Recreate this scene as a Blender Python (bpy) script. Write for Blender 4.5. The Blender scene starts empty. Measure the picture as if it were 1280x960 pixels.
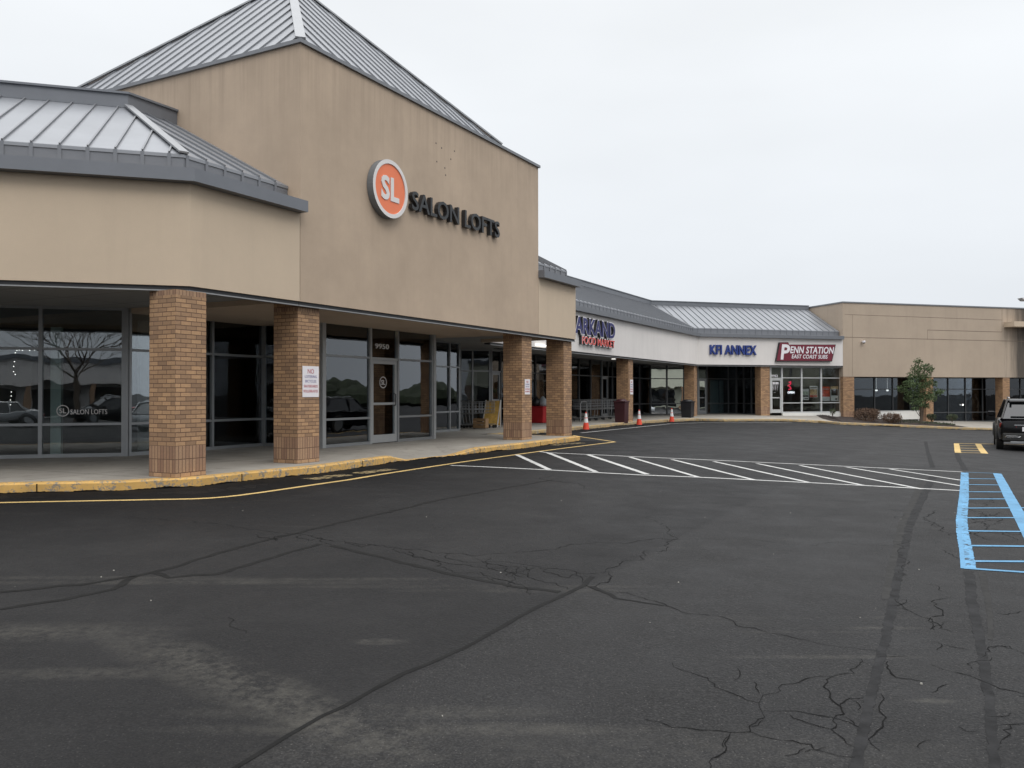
import bpy, bmesh, math, random
import numpy as np
from mathutils import Vector, Matrix
random.seed(7)
sc = bpy.context.scene
COL = sc.collection
R = math.radians

# ---------------------------------------------------------------- camera
FPX, PITCH, ROLL = 1055.3, 0.0120, -0.0017
CAM = Vector((0, 0, 1.25))
right0, fwd, up0 = Vector((1, 0, 0)), Vector((0, math.cos(PITCH), math.sin(PITCH))), Vector((0, -math.sin(PITCH), math.cos(PITCH)))
cr, sr = math.cos(ROLL), math.sin(ROLL)
cright = right0 * cr + up0 * sr
cup = up0 * cr - right0 * sr
cam = bpy.data.objects.new('camera', bpy.data.cameras.new('camera'))
COL.objects.link(cam)
cam.matrix_world = Matrix(((cright.x, cup.x, -fwd.x, CAM.x), (cright.y, cup.y, -fwd.y, CAM.y), (cright.z, cup.z, -fwd.z, CAM.z), (0, 0, 0, 1)))
cam.data.sensor_width = 36
cam.data.lens = 36 * FPX / 1280
cam.data.clip_start, cam.data.clip_end = 0.1, 3000
sc.camera = cam

# ---------------------------------------------------------------- overcast sky + weak sun
SUN_EL, SUN_ROT = R(48), R(150)
w = bpy.data.worlds.new('World'); sc.world = w; w.use_nodes = True
nt = w.node_tree; nt.nodes.clear()
N = nt.nodes.new; L = nt.links.new
out = N('ShaderNodeOutputWorld')
sky = N('ShaderNodeTexSky'); sky.sky_type = 'NISHITA'; sky.sun_disc = False
sky.sun_elevation, sky.sun_rotation = SUN_EL, SUN_ROT; sky.dust_density = 4
bg1 = N('ShaderNodeBackground'); bg1.inputs[1].default_value = 0.05
L(sky.outputs[0], bg1.inputs[0])
tc = N('ShaderNodeTexCoord'); sep = N('ShaderNodeSeparateXYZ'); L(tc.outputs['Generated'], sep.inputs[0])
ramp = N('ShaderNodeValToRGB'); L(sep.outputs[2], ramp.inputs[0])
els = ramp.color_ramp.elements
els[0].position = 0.0; els[0].color = (0.63, 0.665, 0.71, 1)
els[1].position = 1.0; els[1].color = (1, 1, 1, 1)
for p, c in ((0.12, (0.665, 0.695, 0.73, 1)), (0.34, (0.735, 0.76, 0.785, 1)), (0.5, (0.74, 0.76, 0.78, 1)), (0.7, (0.95, 0.96, 0.97, 1))):
    e = els.new(p); e.color = c
ns = N('ShaderNodeTexNoise'); ns.inputs['Scale'].default_value = 1.6; ns.inputs['Detail'].default_value = 4
mp = N('ShaderNodeMapping'); mp.inputs['Scale'].default_value = (1, 1, 3); L(tc.outputs['Generated'], mp.inputs[0]); L(mp.outputs[0], ns.inputs['Vector'])
mr = N('ShaderNodeMapRange'); mr.inputs[1].default_value = .3; mr.inputs[2].default_value = .7; mr.inputs[3].default_value = .93; mr.inputs[4].default_value = 1.05
L(ns.outputs[0], mr.inputs[0])
sm = N('ShaderNodeMapRange'); sm.inputs[1].default_value = 0.42; sm.inputs[2].default_value = 1; sm.inputs[3].default_value = 1.0; sm.inputs[4].default_value = 2.2
L(sep.outputs[2], sm.inputs[0])
mm = N('ShaderNodeMath'); mm.operation = 'MULTIPLY'; L(mr.outputs[0], mm.inputs[0]); L(sm.outputs[0], mm.inputs[1])
bg2 = N('ShaderNodeBackground'); L(ramp.outputs[0], bg2.inputs[0]); L(mm.outputs[0], bg2.inputs[1])
ad = N('ShaderNodeMixShader'); ad.inputs[0].default_value = 0.93; L(bg1.outputs[0], ad.inputs[1]); L(bg2.outputs[0], ad.inputs[2])
L(ad.outputs[0], out.inputs[0])
sl = bpy.data.lights.new('sun', 'SUN'); sl.energy = 0.6; sl.angle = R(25); sl.color = (1, 0.96, 0.9)
so = bpy.data.objects.new('sun', sl); COL.objects.link(so)
sdir = Vector((math.sin(SUN_ROT) * math.cos(SUN_EL), math.cos(SUN_ROT) * math.cos(SUN_EL), math.sin(SUN_EL)))
so.rotation_euler = sdir.to_track_quat('Z', 'Y').to_euler()
sc.view_settings.view_transform = 'Standard'; sc.view_settings.look = 'None'
sc.view_settings.exposure = 0.36; sc.view_settings.gamma = 1; sc.view_settings.use_curve_mapping = False
sc.render.engine = 'CYCLES'
sc.cycles.max_bounces = 8; sc.cycles.transparent_max_bounces = 16

# ---------------------------------------------------------------- pixel rays (measured on the 1280x960 photo)
def ray(u, v):
    return fwd * FPX + cright * (u - 640) - cup * (v - 480)
def at_depth(u, v, y):
    d = ray(u, v); return CAM + d * (y / d.y)
def at_z(u, v, z):
    d = ray(u, v); return CAM + d * ((z - CAM.z) / d.z)

class Fr:
    """A vertical plan frame: s runs along the facade, d outward, z up."""
    def __init__(s, o, deg):
        s.o = Vector((o[0], o[1])); s.deg = deg; a = R(deg)
        s.e = Vector((math.sin(a), math.cos(a))); s.n = Vector((math.cos(a), -math.sin(a)))
    def p(s, a, d=0):
        return s.o + s.e * a + s.n * d
    def w(s, a, d, z):
        q = s.p(a, d); return Vector((q.x, q.y, z))
    def hit(s, u, v, d=0):
        r = ray(u, v); o = s.o + s.n * d
        k = (o - CAM.xy).dot(s.n) / r.xy.dot(s.n)
        P = CAM + r * k
        return (P.xy - o).dot(s.e), P.z
    def S(s, u, d=0):
        return s.hit(u, 480, d)[0]
TH = 28.34
FT = Fr((-3.793, 15.110), TH)
C_ = FT.p(FT.S(237))
FA = Fr(C_, TH + 45)
Kp = Vector((10.56, 48.0))
FE = Fr(Kp, TH)
FF = Fr(Kp, TH + 45)
SF = FF.S(1054)
FG = Fr(FF.p(SF), TH + 45)
S_R, S_D = 9.55, 12.09
H_S, H_P, H_T = 2.92, 2.83, 7.57
E0 = S_D - (Kp - FT.o).dot(FT.e)      # market fascia starts where the salon wing ends

# ---------------------------------------------------------------- ground height: thin-plate through measured points
ctl = [at_z(u, v, z) for u, v, z in ((0, 617, -.14), (120, 614.5, -.14), (250, 608, -.14), (400, 592, -.14), (500, 577, -.14), (640, 561.5, -.14), (725, 551, -.14),
    (737, 536.4, -.14), (795, 530.4, -.15), (837, 527, -.17), (900, 527.4, -.20), (980, 526.8, -.22), (1050, 530.9, -.38), (1125, 533.8, -.58), (1200, 537, -.77), (1246, 538.3, -.86), (1260, 565, -.60))]
ctl += [Vector(c) for c in ((0, 0, -.32), (-6, 4, -.26), (6, 0, -.42), (-15, -5, -.4), (15, 5, -.62), (22, -10, -.75), (45, 30, -1.2), (42, 48, -1.35), (26, 57, -.95), (19, 56, -.5), (4, 56, -.3),
    (-12, 34, -.3), (-13, 19, -.3), (-25, 12, -.35), (0, -25, -.6), (30, 12, -.85), (-30, -10, -.5), (60, 10, -1.3))]
CP = np.array([[c.x, c.y] for c in ctl]); CZ = np.array([c.z for c in ctl])
def _phi(r2): return 0.5 * r2 * np.log(r2 + 1e-9)
n_ = len(CP); A_ = np.zeros((n_ + 3, n_ + 3))
A_[:n_, :n_] = _phi(((CP[:, None] - CP[None]) ** 2).sum(-1)) + np.eye(n_) * 1.5
A_[:n_, n_] = 1; A_[:n_, n_ + 1:] = CP; A_[n_, :n_] = 1; A_[n_ + 1:, :n_] = CP.T
W_ = np.linalg.solve(A_, np.concatenate([CZ, [0, 0, 0]]))
def gzv(X, Y):
    X = np.asarray(X, float); Y = np.asarray(Y, float)
    z = W_[n_] + W_[n_ + 1] * X + W_[n_ + 2] * Y
    for i in range(n_): z = z + W_[i] * _phi((X - CP[i, 0]) ** 2 + (Y - CP[i, 1]) ** 2)
    t = np.clip((np.hypot(X - 8, Y - 22) - 48) / 35, 0, 1); t = t * t * (3 - 2 * t)
    return np.clip(z, -1.6, -.05) * (1 - t) + -1.0 * t
def gz(x, y): return float(gzv(x, y))
def on_ground(u, v):
    z = -.3
    for _ in range(25):
        P = at_z(u, v, z); z = .5 * z + .5 * gz(P.x, P.y)
    return Vector((P.x, P.y, gz(P.x, P.y)))

# ---------------------------------------------------------------- materials
MAT = {}
class NB:
    def __init__(s, name):
        m = bpy.data.materials.new(name); m.use_nodes = True; s.m = m; s.t = m.node_tree; s.t.nodes.clear()
        s.out = s('ShaderNodeOutputMaterial'); MAT[name] = m
    def __call__(s, k, **kw):
        n = s.t.nodes.new(k)
        for a, b in kw.items(): setattr(n, a, b)
        return n
    def set(s, n, i, v):
        if hasattr(v, 'is_output') or isinstance(v, bpy.types.NodeSocket): s.t.links.new(v, n.inputs[i])
        else: n.inputs[i].default_value = v
    def pos(s, scale=(1, 1, 1), obj=False):
        g = s('ShaderNodeTexCoord').outputs['Object'] if obj else s('ShaderNodeNewGeometry').outputs['Position']
        m = s('ShaderNodeMapping'); s.set(m, 0, g); m.inputs['Scale'].default_value = scale; return m.outputs[0]
    def noise(s, vec, scale, detail=4, rough=.6):
        n = s('ShaderNodeTexNoise'); s.set(n, 'Vector', vec); s.set(n, 'Scale', scale); s.set(n, 'Detail', detail); s.set(n, 'Roughness', rough); return n.outputs[0]
    def rng(s, x, a, b, c=0., d=1.):
        n = s('ShaderNodeMapRange'); s.set(n, 0, x); s.set(n, 1, a); s.set(n, 2, b); s.set(n, 3, c); s.set(n, 4, d); return n.outputs[0]
    def math(s, op, a, b=0.):
        n = s('ShaderNodeMath', operation=op); s.set(n, 0, a); s.set(n, 1, b); return n.outputs[0]
    def mix(s, f, a, b, mode='MIX'):
        n = s('ShaderNodeMix', data_type='RGBA', blend_type=mode); s.set(n, 0, f)
        for i, v in ((6, a), (7, b)):
            s.set(n, i, v if isinstance(v, bpy.types.NodeSocket) else (*v, 1))
        return n.outputs[2]
    def bsdf(s, col, rough=.6, metal=0., bump=None, bs=.3, bd=.01, **kw):
        b = s('ShaderNodeBsdfPrincipled')
        s.set(b, 'Base Color', col if isinstance(col, bpy.types.NodeSocket) else (*col, 1)); s.set(b, 'Roughness', rough); s.set(b, 'Metallic', metal)
        for k, v in kw.items(): s.set(b, k.replace('_', ' '), v)
        if bump is not None:
            n = s('ShaderNodeBump'); s.set(n, 'Height', bump); s.set(n, 'Strength', bs); s.set(n, 'Distance', bd); s.t.links.new(n.outputs[0], b.inputs['Normal'])
        s.t.links.new(b.outputs[0], s.out.inputs[0]); return b
def plain(name, col, rough=.6, metal=0., var=.12, sc_=3., bumpy=0., **kw):
    b = NB(name); v = b.noise(b.pos(), sc_, 5)
    c = b.mix(b.rng(v, .3, .7), [x * (1 - var) for x in col], [min(1, x * (1 + var)) for x in col])
    b.bsdf(c, rough, metal, bump=b.noise(b.pos(), 60, 3) if bumpy else None, bs=bumpy, **kw); return b.m
def emit(name, col, st):
    b = NB(name); e = b('ShaderNodeEmission'); b.set(e, 0, (*col, 1)); b.set(e, 1, st); b.t.links.new(e.outputs[0], b.out.inputs[0]); return b.m

def stucco(name, c, blotch, drk, stain_shade=None, top=None):
    b = NB(name); P = b.pos()
    big = b.noise(P, .55, 5, .65); streak = b.noise(b.pos((2.2, 2.2, .18)), 1.6, 5, .6); fine = b.noise(P, 55, 3, .7); mid = b.noise(P, 6, 4)
    col = b.mix(b.rng(big, .32, .68), [x * (1 - blotch) for x in c], [x * (1 + blotch) for x in c])
    col = b.mix(b.rng(streak, .5, .78, 0, drk), col, [c[0] * .62, c[1] * .62, c[2] * .64])
    col = b.mix(b.rng(mid, .3, .75, 0, .12), col, [x * .8 for x in c])
    col = b.mix(b.rng(fine, .35, .7, 0, .10), col, [x * .75 for x in c])
    if top:     # rain drips running down from the coping
        sz = b('ShaderNodeSeparateXYZ'); b.set(sz, 0, P); dn = b.noise(b.pos((3.5, 3.5, .12)), 2.2, 5, .7)
        f = b.math('MULTIPLY', b.rng(sz.outputs[2], top - 1.6, top, 0, 1.), b.rng(dn, .45, .7, 0, .38)); col = b.mix(f, col, [x * .5 for x in c])
    if stain_shade:   # mildew plus ledge shadow put into the colour at the far wall's right end
        F, s0, s1 = stain_shade; sx = b('ShaderNodeSeparateXYZ'); b.set(sx, 0, P)
        a = b.math('ADD', b.math('MULTIPLY', b.math('SUBTRACT', sx.outputs[0], F.o.x), F.e.x), b.math('MULTIPLY', b.math('SUBTRACT', sx.outputs[1], F.o.y), F.e.y))
        f = b.rng(b.math('ADD', a, b.math('MULTIPLY', b.math('SUBTRACT', streak, .5), 2.2)), s0, s1, 0, .85); col = b.mix(f, col, (.035, .032, .03))
    b.bsdf(col, .92, bump=fine, bs=.35, bd=.004)
    return b.m
stucco('stucco_wing', (.55, .445, .335), .04, .14)
stucco('stucco_tower', (.45, .352, .265), .10, .20, None, 7.57)
stucco('stucco_white', (.70, .67, .65), .04, .16)
stucco('stucco_far', (.425, .345, .27), .06, .20); stucco('stucco_stain_shade', (.425, .345, .27), .06, .20, (FG, FG.S(1258), FG.S(1278)))

def brickmat(name, soldier=False):
    b = NB(name); uv = b('ShaderNodeUVMap'); t = b('ShaderNodeTexBrick')
    mpn = b('ShaderNodeMapping'); b.set(mpn, 0, uv.outputs[0])
    b.set(t, 'Vector', mpn.outputs[0])
    if soldier:
        t.offset = 0.0; b.set(t, 'Brick Width', .0677); b.set(t, 'Row Height', .205)
    else:
        t.offset = .5; b.set(t, 'Brick Width', .203); b.set(t, 'Row Height', .0677)
    b.set(t, 'Scale', 1.); b.set(t, 'Mortar Size', .0055); b.set(t, 'Mortar Smooth', .15); b.set(t, 'Bias', -.1)
    b.set(t, 'Color1', (.50, .305, .162, 1)); b.set(t, 'Color2', (.24, .148, .088, 1)); b.set(t, 'Mortar', (.10, .052, .034, 1))
    if soldier: b.set(t, 'Color1', (.43, .275, .165, 1)); b.set(t, 'Color2', (.27, .155, .10, 1)); b.set(t, 'Bias', .0)
    P = b.pos(); n1 = b.noise(P, 34, 4); n2 = b.noise(P, 1.1, 3)
    c = b.mix(b.rng(n1, .3, .75, 0, .35), t.outputs[0], (.16, .10, .07))
    c = b.mix(b.rng(n2, .4, .75, 0, .25), c, (.20, .13, .09))
    h = b.math('ADD', b.math('MULTIPLY', b.math('SUBTRACT', 1., t.outputs[1]), 1.), b.math('MULTIPLY', n1, .25))
    b.bsdf(c, .85, bump=h, bs=.7, bd=.006)
brickmat('brick'); brickmat('brick_soldier', True)

plain('roof_metal', (.25, .262, .285), .42, .35, .07, 1.2)
plain('roof_seam', (.19, .198, .213), .45, .35, .05)
plain('gutter_metal', (.165, .175, .195), .5, .25, .05)
plain('ridge_cap', (.29, .30, .315), .45, .35, .05)
plain('dark_trim', (.03, .03, .033), .6)
plain('light_trim', (.26, .265, .27), .5, .2)
plain('alu', (.30, .31, .32), .42, .55, .05)
plain('alu_dark', (.085, .088, .092), .4, .4, .05)
plain('alu_mid', (.40, .41, .415), .45, .2, .04)
plain('alu_white', (.50, .51, .51), .45, .1, .03)
plain('interior_wall', (.15, .148, .14), .9)
plain('interior_floor', (.07, .066, .06), .5)
plain('interior_pale', (.42, .43, .42), .8)
plain('mint', (.62, .74, .70), .7, var=.03)
plain('black_paint', (.012, .012, .013), .35)
plain('letter_black', (.012, .014, .016), .4, var=.0)
plain('letter_side', (.02, .02, .022), .4, var=.0)
plain('orange_sign', (.80, .20, .085), .5, var=.02)
plain('sign_white', (.68, .66, .65), .5, var=.02)
plain('sign_grey', (.16, .17, .18), .5, var=.05)
plain('blue_letter', (.012, .035, .20), .45, var=.02)
plain('navy_letter', (.014, .017, .125), .45, var=.02)
plain('red_letter', (.62, .075, .06), .45, var=.02)
plain('maroon', (.15, .012, .028), .45, var=.02)
plain('notice_white', (.74, .72, .75), .5, var=.03)
plain('notice_red', (.42, .05, .07), .6, var=.02)
plain('notice_blue', (.16, .14, .30), .6, var=.02)
plain('cone_orange', (.72, .065, .03), .5, var=.1)
plain('cone_band', (.70, .70, .70), .5, var=.05)
plain('rubber', (.018, .018, .018), .7)
plain('bin_maroon', (.045, .010, .014), .5)
plain('bin_black', (.012, .012, .016), .45)
plain('steel', (.38, .39, .40), .35, .8, .05)
plain('red_plastic', (.45, .015, .02), .5)
plain('yellow_board', (.60, .37, .09), .7, var=.25, sc_=8)
plain('wood', (.26, .16, .08), .7)
plain('cardboard', (.30, .17, .08), .85)
plain('orange_box', (.62, .14, .04), .6)
plain('grey_plastic', (.30, .32, .33), .5)
plain('white_panel', (.70, .69, .66), .6, var=.04)
plain('bark', (.10, .075, .055), .9, var=.3, sc_=20)
plain('poster_a', (.62, .10, .05), .5, var=.5, sc_=7)
plain('poster_b', (.60, .42, .22), .5, var=.5, sc_=6)
plain('poster_c', (.45, .50, .40), .5, var=.5, sc_=8)
plain('poster_dark', (.04, .025, .02), .5, var=.3)
plain('poster_white', (.74, .73, .70), .5, var=.03)
plain('cream', (.66, .66, .52), .8, var=.05)
plain('car_black', (.004, .004, .005), .18, .0, .0, Coat_Weight=.12, Coat_Roughness=.05, Specular_IOR_Level=.25)
plain('car_white', (.66, .67, .66), .3, var=.0, Coat_Weight=.6)
plain('car_silver', (.30, .31, .32), .3, .5, var=.0, Coat_Weight=.6)
plain('car_red', (.25, .012, .015), .3, var=.0, Coat_Weight=.6)
plain('car_glass', (.012, .014, .016), .05, var=0., Coat_Weight=.8)
plain('chrome', (.62, .63, .64), .22, .9, .0)
plain('tail_red', (.22, .008, .010), .2, var=.0, Coat_Weight=.6)
plain('treeline', (.035, .045, .025), .95, var=.4, sc_=.6)
emit('lamp_warm', (1, .72, .38), 5.0)
emit('lamp_white', (1, .97, .9), 2.5)
emit('neon_white', (.9, .95, 1), 1.6)
emit('neon_pink', (.9, .04, .10), .75)

def glassmat(name, tint, ior, boost=1.0, rough=0.):
    b = NB(name); fr = b('ShaderNodeFresnel'); b.set(fr, 0, ior)
    P = b.pos()
    bump = b('ShaderNodeBump'); b.set(bump, 'Height', b.noise(P, .9, 2)); b.set(bump, 'Strength', .05); b.set(bump, 'Distance', .05)
    tr = b('ShaderNodeBsdfTransparent'); b.set(tr, 0, (*tint, 1))
    gl = b('ShaderNodeBsdfGlossy'); b.set(gl, 'Roughness', rough); b.set(gl, 0, (.92, .96, 1, 1)); b.t.links.new(bump.outputs[0], gl.inputs['Normal'])
    mx = b('ShaderNodeMixShader'); b.set(mx, 0, b.math('MINIMUM', b.math('MULTIPLY', fr.outputs[0], boost), 1.))
    b.t.links.new(tr.outputs[0], mx.inputs[1]); b.t.links.new(gl.outputs[0], mx.inputs[2]); b.t.links.new(mx.outputs[0], b.out.inputs[0]); return b.m
glassmat('glass', (.80, .83, .83), 1.5, 2.5)
glassmat('glass_clear', (.88, .9, .9), 1.45, 1.2)
glassmat('glass_dim', (.55, .58, .60), 1.4, 1.6)
glassmat('glass_film', (.25, .27, .27), 3.2, 2.2)

def soffitmat():
    b = NB('soffit'); P = b.pos(); v = b.noise(P, 2, 4)
    rot = b('ShaderNodeMapping'); g = b('ShaderNodeNewGeometry'); b.set(rot, 0, g.outputs['Position']); rot.inputs['Rotation'].default_value = (0, 0, R(TH))
    t = b('ShaderNodeTexBrick'); b.set(t, 'Vector', rot.outputs[0]); t.offset = 0.; b.set(t, 'Scale', 1.); b.set(t, 'Brick Width', 2.4); b.set(t, 'Row Height', 1.2); b.set(t, 'Mortar Size', .02)
    b.set(t, 'Color1', (.26, .26, .26, 1)); b.set(t, 'Color2', (.23, .23, .23, 1)); b.set(t, 'Mortar', (.14, .14, .14, 1))
    b.bsdf(b.mix(b.rng(v, .3, .7, 0, .4), t.outputs[0], (.24, .235, .22)), .9)
soffitmat()

def concrete():
    b = NB('sidewalk_concrete'); P = b.pos(); v = b.noise(P, .8, 6, .7); f = b.noise(P, 90, 3)
    c = b.mix(b.rng(v, .3, .7), (.25, .232, .205), (.36, .335, .295))
    st = b.noise(b.pos(), 2.7, 4); c = b.mix(b.rng(st, .56, .74, 0, .6), c, (.13, .115, .10))
    rot = b('ShaderNodeMapping'); g = b('ShaderNodeNewGeometry'); b.set(rot, 0, g.outputs['Position']); rot.inputs['Rotation'].default_value = (0, 0, R(TH)); rot.inputs['Location'].default_value = (.7, .4, 0)
    t = b('ShaderNodeTexBrick'); b.set(t, 'Vector', rot.outputs[0]); t.offset = 0.; b.set(t, 'Scale', 1.); b.set(t, 'Brick Width', 2.3); b.set(t, 'Row Height', 3.0); b.set(t, 'Mortar Size', .012)
    c = b.mix(b.math('MULTIPLY', t.outputs[1], .8), c, (.06, .055, .05))
    b.bsdf(c, .85, bump=f, bs=.3, bd=.003)
concrete()
def kerb_paint(name, col, worn, lo, hi):
    b = NB(name); P = b.pos(); n1 = b.noise(P, 5.5, 8, .75); n2 = b.noise(P, 22, 5, .7)
    m = b.rng(b.math('ADD', b.math('MULTIPLY', n1, .65), b.math('MULTIPLY', n2, .35)), lo, hi)
    d = b.mix(b.rng(b.noise(P, 2.2, 5), .35, .7, 0, .6), col, [x * .55 for x in col])
    c = b.mix(m, d, worn); b.bsdf(c, .8, bump=n2, bs=.4, bd=.01)
kerb_paint('kerb_yellow', (.64, .39, .12), (.22, .20, .17), .515, .575)
kerb_paint('kerb_far', (.50, .34, .14), (.26, .24, .20), .47, .56)
kerb_paint('line_yellow', (.60, .42, .16), (.02, .02, .02), .60, .66)
kerb_paint('line_white', (.54, .54, .53), (.03, .03, .03), .57, .68)
kerb_paint('line_blue', (.12, .32, .53), (.022, .023, .025), .52, .585)
kerb_paint('line_blue_new', (.11, .29, .48), (.06, .12, .18), .56, .68)
kerb_paint('line_worn', (.40, .30, .14), (.012, .012, .012), .44, .56)
plain('tar', (.0055, .0055, .0055), .85, var=.3, sc_=3, Specular_IOR_Level=.10)
plain('tar_wide', (.022, .022, .023), .8, var=.45, sc_=7, bumpy=.3, Specular_IOR_Level=.12)
plain('joint', (.17, .13, .10), .9)
plain('tar_seal', (.0085, .0085, .0085), .75, var=.35, sc_=9, bumpy=.3, Specular_IOR_Level=.15)
plain('seal_patch', (.007, .007, .0075), .78, Specular_IOR_Level=.12, var=.35, sc_=4, bumpy=.3)
plain('seal_light', (.028, .0275, .027), .8, Specular_IOR_Level=.15, var=.3, sc_=9)
def mulchm():
    b = NB('mulch'); P = b.pos(); v = b.noise(P, 30, 4); b.bsdf(b.mix(b.rng(v, .3, .7), (.008, .006, .006), (.045, .028, .022)), .95, bump=v, bs=.9, bd=.03)
mulchm()
def leafm(name, c1, c2):
    b = NB(name); P = b.pos(); v = b.noise(P, 3.5, 3); v2 = b.noise(P, 25, 2)
    c = b.mix(b.rng(b.math('ADD', b.math('MULTIPLY', v, .5), b.math('MULTIPLY', v2, .5)), .38, .62), c1, c2)
    x = b.bsdf(c, .6); x.inputs['Specular IOR Level'].default_value = .3
leafm('leaf_green', (.045, .075, .030), (.10, .14, .055)); leafm('leaf_brown', (.075, .042, .030), (.15, .095, .06)); leafm('leaf_dark', (.035, .05, .025), (.075, .09, .05))

STAINS = [  # measured pale scuffs: centre px, half-length m, half-width m, strength
    (20, 790, .75, .16, .75), (330, 865, 1.3, .17, 1.0), (240, 840, .9, .14, .6), (390, 885, .5, .10, .6), (110, 842, .5, .08, .55), (475, 802, .14, .05, .8), (520, 912, .9, .07, .65), (460, 890, .7, .08, .55), (620, 912, .10, .04, .6),
    (230, 728, 1.5, .06, .45), (80, 722, 1.3, .05, .4), (400, 724, 1.6, .05, .4), (590, 733, 1.2, .05, .4), (640, 738, .7, .06, .5), (1030, 821, .5, .03, .55), (1100, 785, .25, .03, .7), (1060, 772, .5, .03, .5), (1166, 876, .10, .03, .6), (690, 940, 1.4, .2, .3), (1000, 790, .5, .02, .35)]
def asphalt():
    b = NB('asphalt'); P = b.pos()
    big = b.noise(P, .16, 5, .6); mid = b.noise(P, 1.3, 6, .65); fine = b.noise(P, 85, 2, .7); grit = b('ShaderNodeTexVoronoi'); b.set(grit, 'Vector', P); b.set(grit, 'Scale', 46.)
    c = b.mix(b.rng(big, .35, .65), (.0105, .0107, .0118), (.0185, .0186, .0196))
    c = b.mix(b.rng(mid, .35, .7, 0, .5), c, (.0155, .0152, .0151))
    c = b.mix(b.rng(fine, .45, .62, 0, .75), c, (.042, .041, .041))
    c = b.mix(b.rng(b.noise(P, 24, 3, .7), .5, .72, 0, .5), c, (.010, .010, .010))
    sp = b.math('LESS_THAN', grit.outputs['Distance'], .16); rnd = b('ShaderNodeSeparateColor'); b.set(rnd, 0, grit.outputs['Color'])
    c = b.mix(b.math('MULTIPLY', b.math('MULTIPLY', sp, b.math('GREATER_THAN', rnd.outputs[0], .66)), .8), c, (.105, .10, .094))
    c = b.mix(b.math('MULTIPLY', b.math('MULTIPLY', sp, b.math('LESS_THAN', rnd.outputs[0], .22)), .7), c, (.010, .010, .010))
    # sealed, darker surfacing left of the long seam
    sq = b('ShaderNodeSeparateXYZ'); b.set(sq, 0, P); g0, g1 = on_ground(295, 959), on_ground(730, 732); dd_ = (g1 - g0).xy.normalized()
    side = b.math('ADD', b.math('MULTIPLY', b.math('SUBTRACT', sq.outputs[0], g0.x), dd_.y), b.math('MULTIPLY', b.math('SUBTRACT', sq.outputs[1], g0.y), -dd_.x))
    c = b.mix(b.rng(side, -.02, .06, .50, 0.), c, (.007, .007, .0078))
    c = b.mix(b.rng(b.math('ADD', sq.outputs[1], b.math('MULTIPLY', big, 8.)), 12, 34, 0, .40), c, (.036, .036, .0375))
    # weaker sky reflection near the building put into the colour, plus fresh sealer
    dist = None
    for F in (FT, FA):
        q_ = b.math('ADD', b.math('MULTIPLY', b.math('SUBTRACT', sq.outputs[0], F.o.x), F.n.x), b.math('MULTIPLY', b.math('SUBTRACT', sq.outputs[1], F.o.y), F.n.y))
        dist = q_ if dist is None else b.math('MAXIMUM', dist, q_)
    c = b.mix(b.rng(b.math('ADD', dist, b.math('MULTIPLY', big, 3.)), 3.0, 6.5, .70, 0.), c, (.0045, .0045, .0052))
    pt = b.noise(P, .45, 7, .72); c = b.mix(b.rng(pt, .5, .72, 0, .45), c, (.032, .0315, .0315))
    c = b.mix(b.rng(pt, .46, .30, 0, .45), c, (.008, .008, .0085))
    # streaks of pale grit washed over the lot
    st = b.noise(b.pos((.35, 2.2, 1)), 1.1, 6, .7); c = b.mix(b.rng(st, .58, .80, 0, .22), c, (.06, .057, .052))
    sx = b('ShaderNodeSeparateXYZ'); b.set(sx, 0, P)
    nz = b.noise(P, 16, 6, .8); nz2 = b.noise(P, 1.7, 5, .6); tot = None
    for (u, v, hl, hw, k) in STAINS:
        q = on_ground(u, v); q2 = on_ground(u + 20, v + (9 if 150 < u < 400 and v > 780 else 0)); dr = (q2 - q).xy.normalized()
        dx = b.math('SUBTRACT', sx.outputs[0], q.x); dy = b.math('SUBTRACT', sx.outputs[1], q.y)
        a = b.math('DIVIDE', b.math('ADD', b.math('MULTIPLY', dx, dr.x), b.math('MULTIPLY', dy, dr.y)), hl)
        c_ = b.math('DIVIDE', b.math('ADD', b.math('MULTIPLY', dx, -dr.y), b.math('MULTIPLY', dy, dr.x)), hw)
        r2 = b.math('ADD', b.math('MULTIPLY', a, a), b.math('MULTIPLY', c_, c_))
        f = b.math('MULTIPLY', b.rng(r2, 2.2, 0., 0., 1.), k)
        tot = f if tot is None else b.math('MAXIMUM', tot, f)
    f = b.math('MULTIPLY', tot, b.rng(b.math('ADD', b.math('MULTIPLY', nz, .55), b.math('MULTIPLY', nz2, .45)), .43, .72))
    c = b.mix(b.math('MULTIPLY', f, .8), c, (.125, .118, .102))
    # coarse, older asphalt on the right of the long seam
    x = b.bsdf(c, b.rng(mid, .3, .7, .60, .78), bump=b.math('ADD', fine, b.math('MULTIPLY', grit.outputs['Distance'], .8)), bs=.7, bd=.008)
    x.inputs['Specular IOR Level'].default_value = .17
asphalt()
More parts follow.
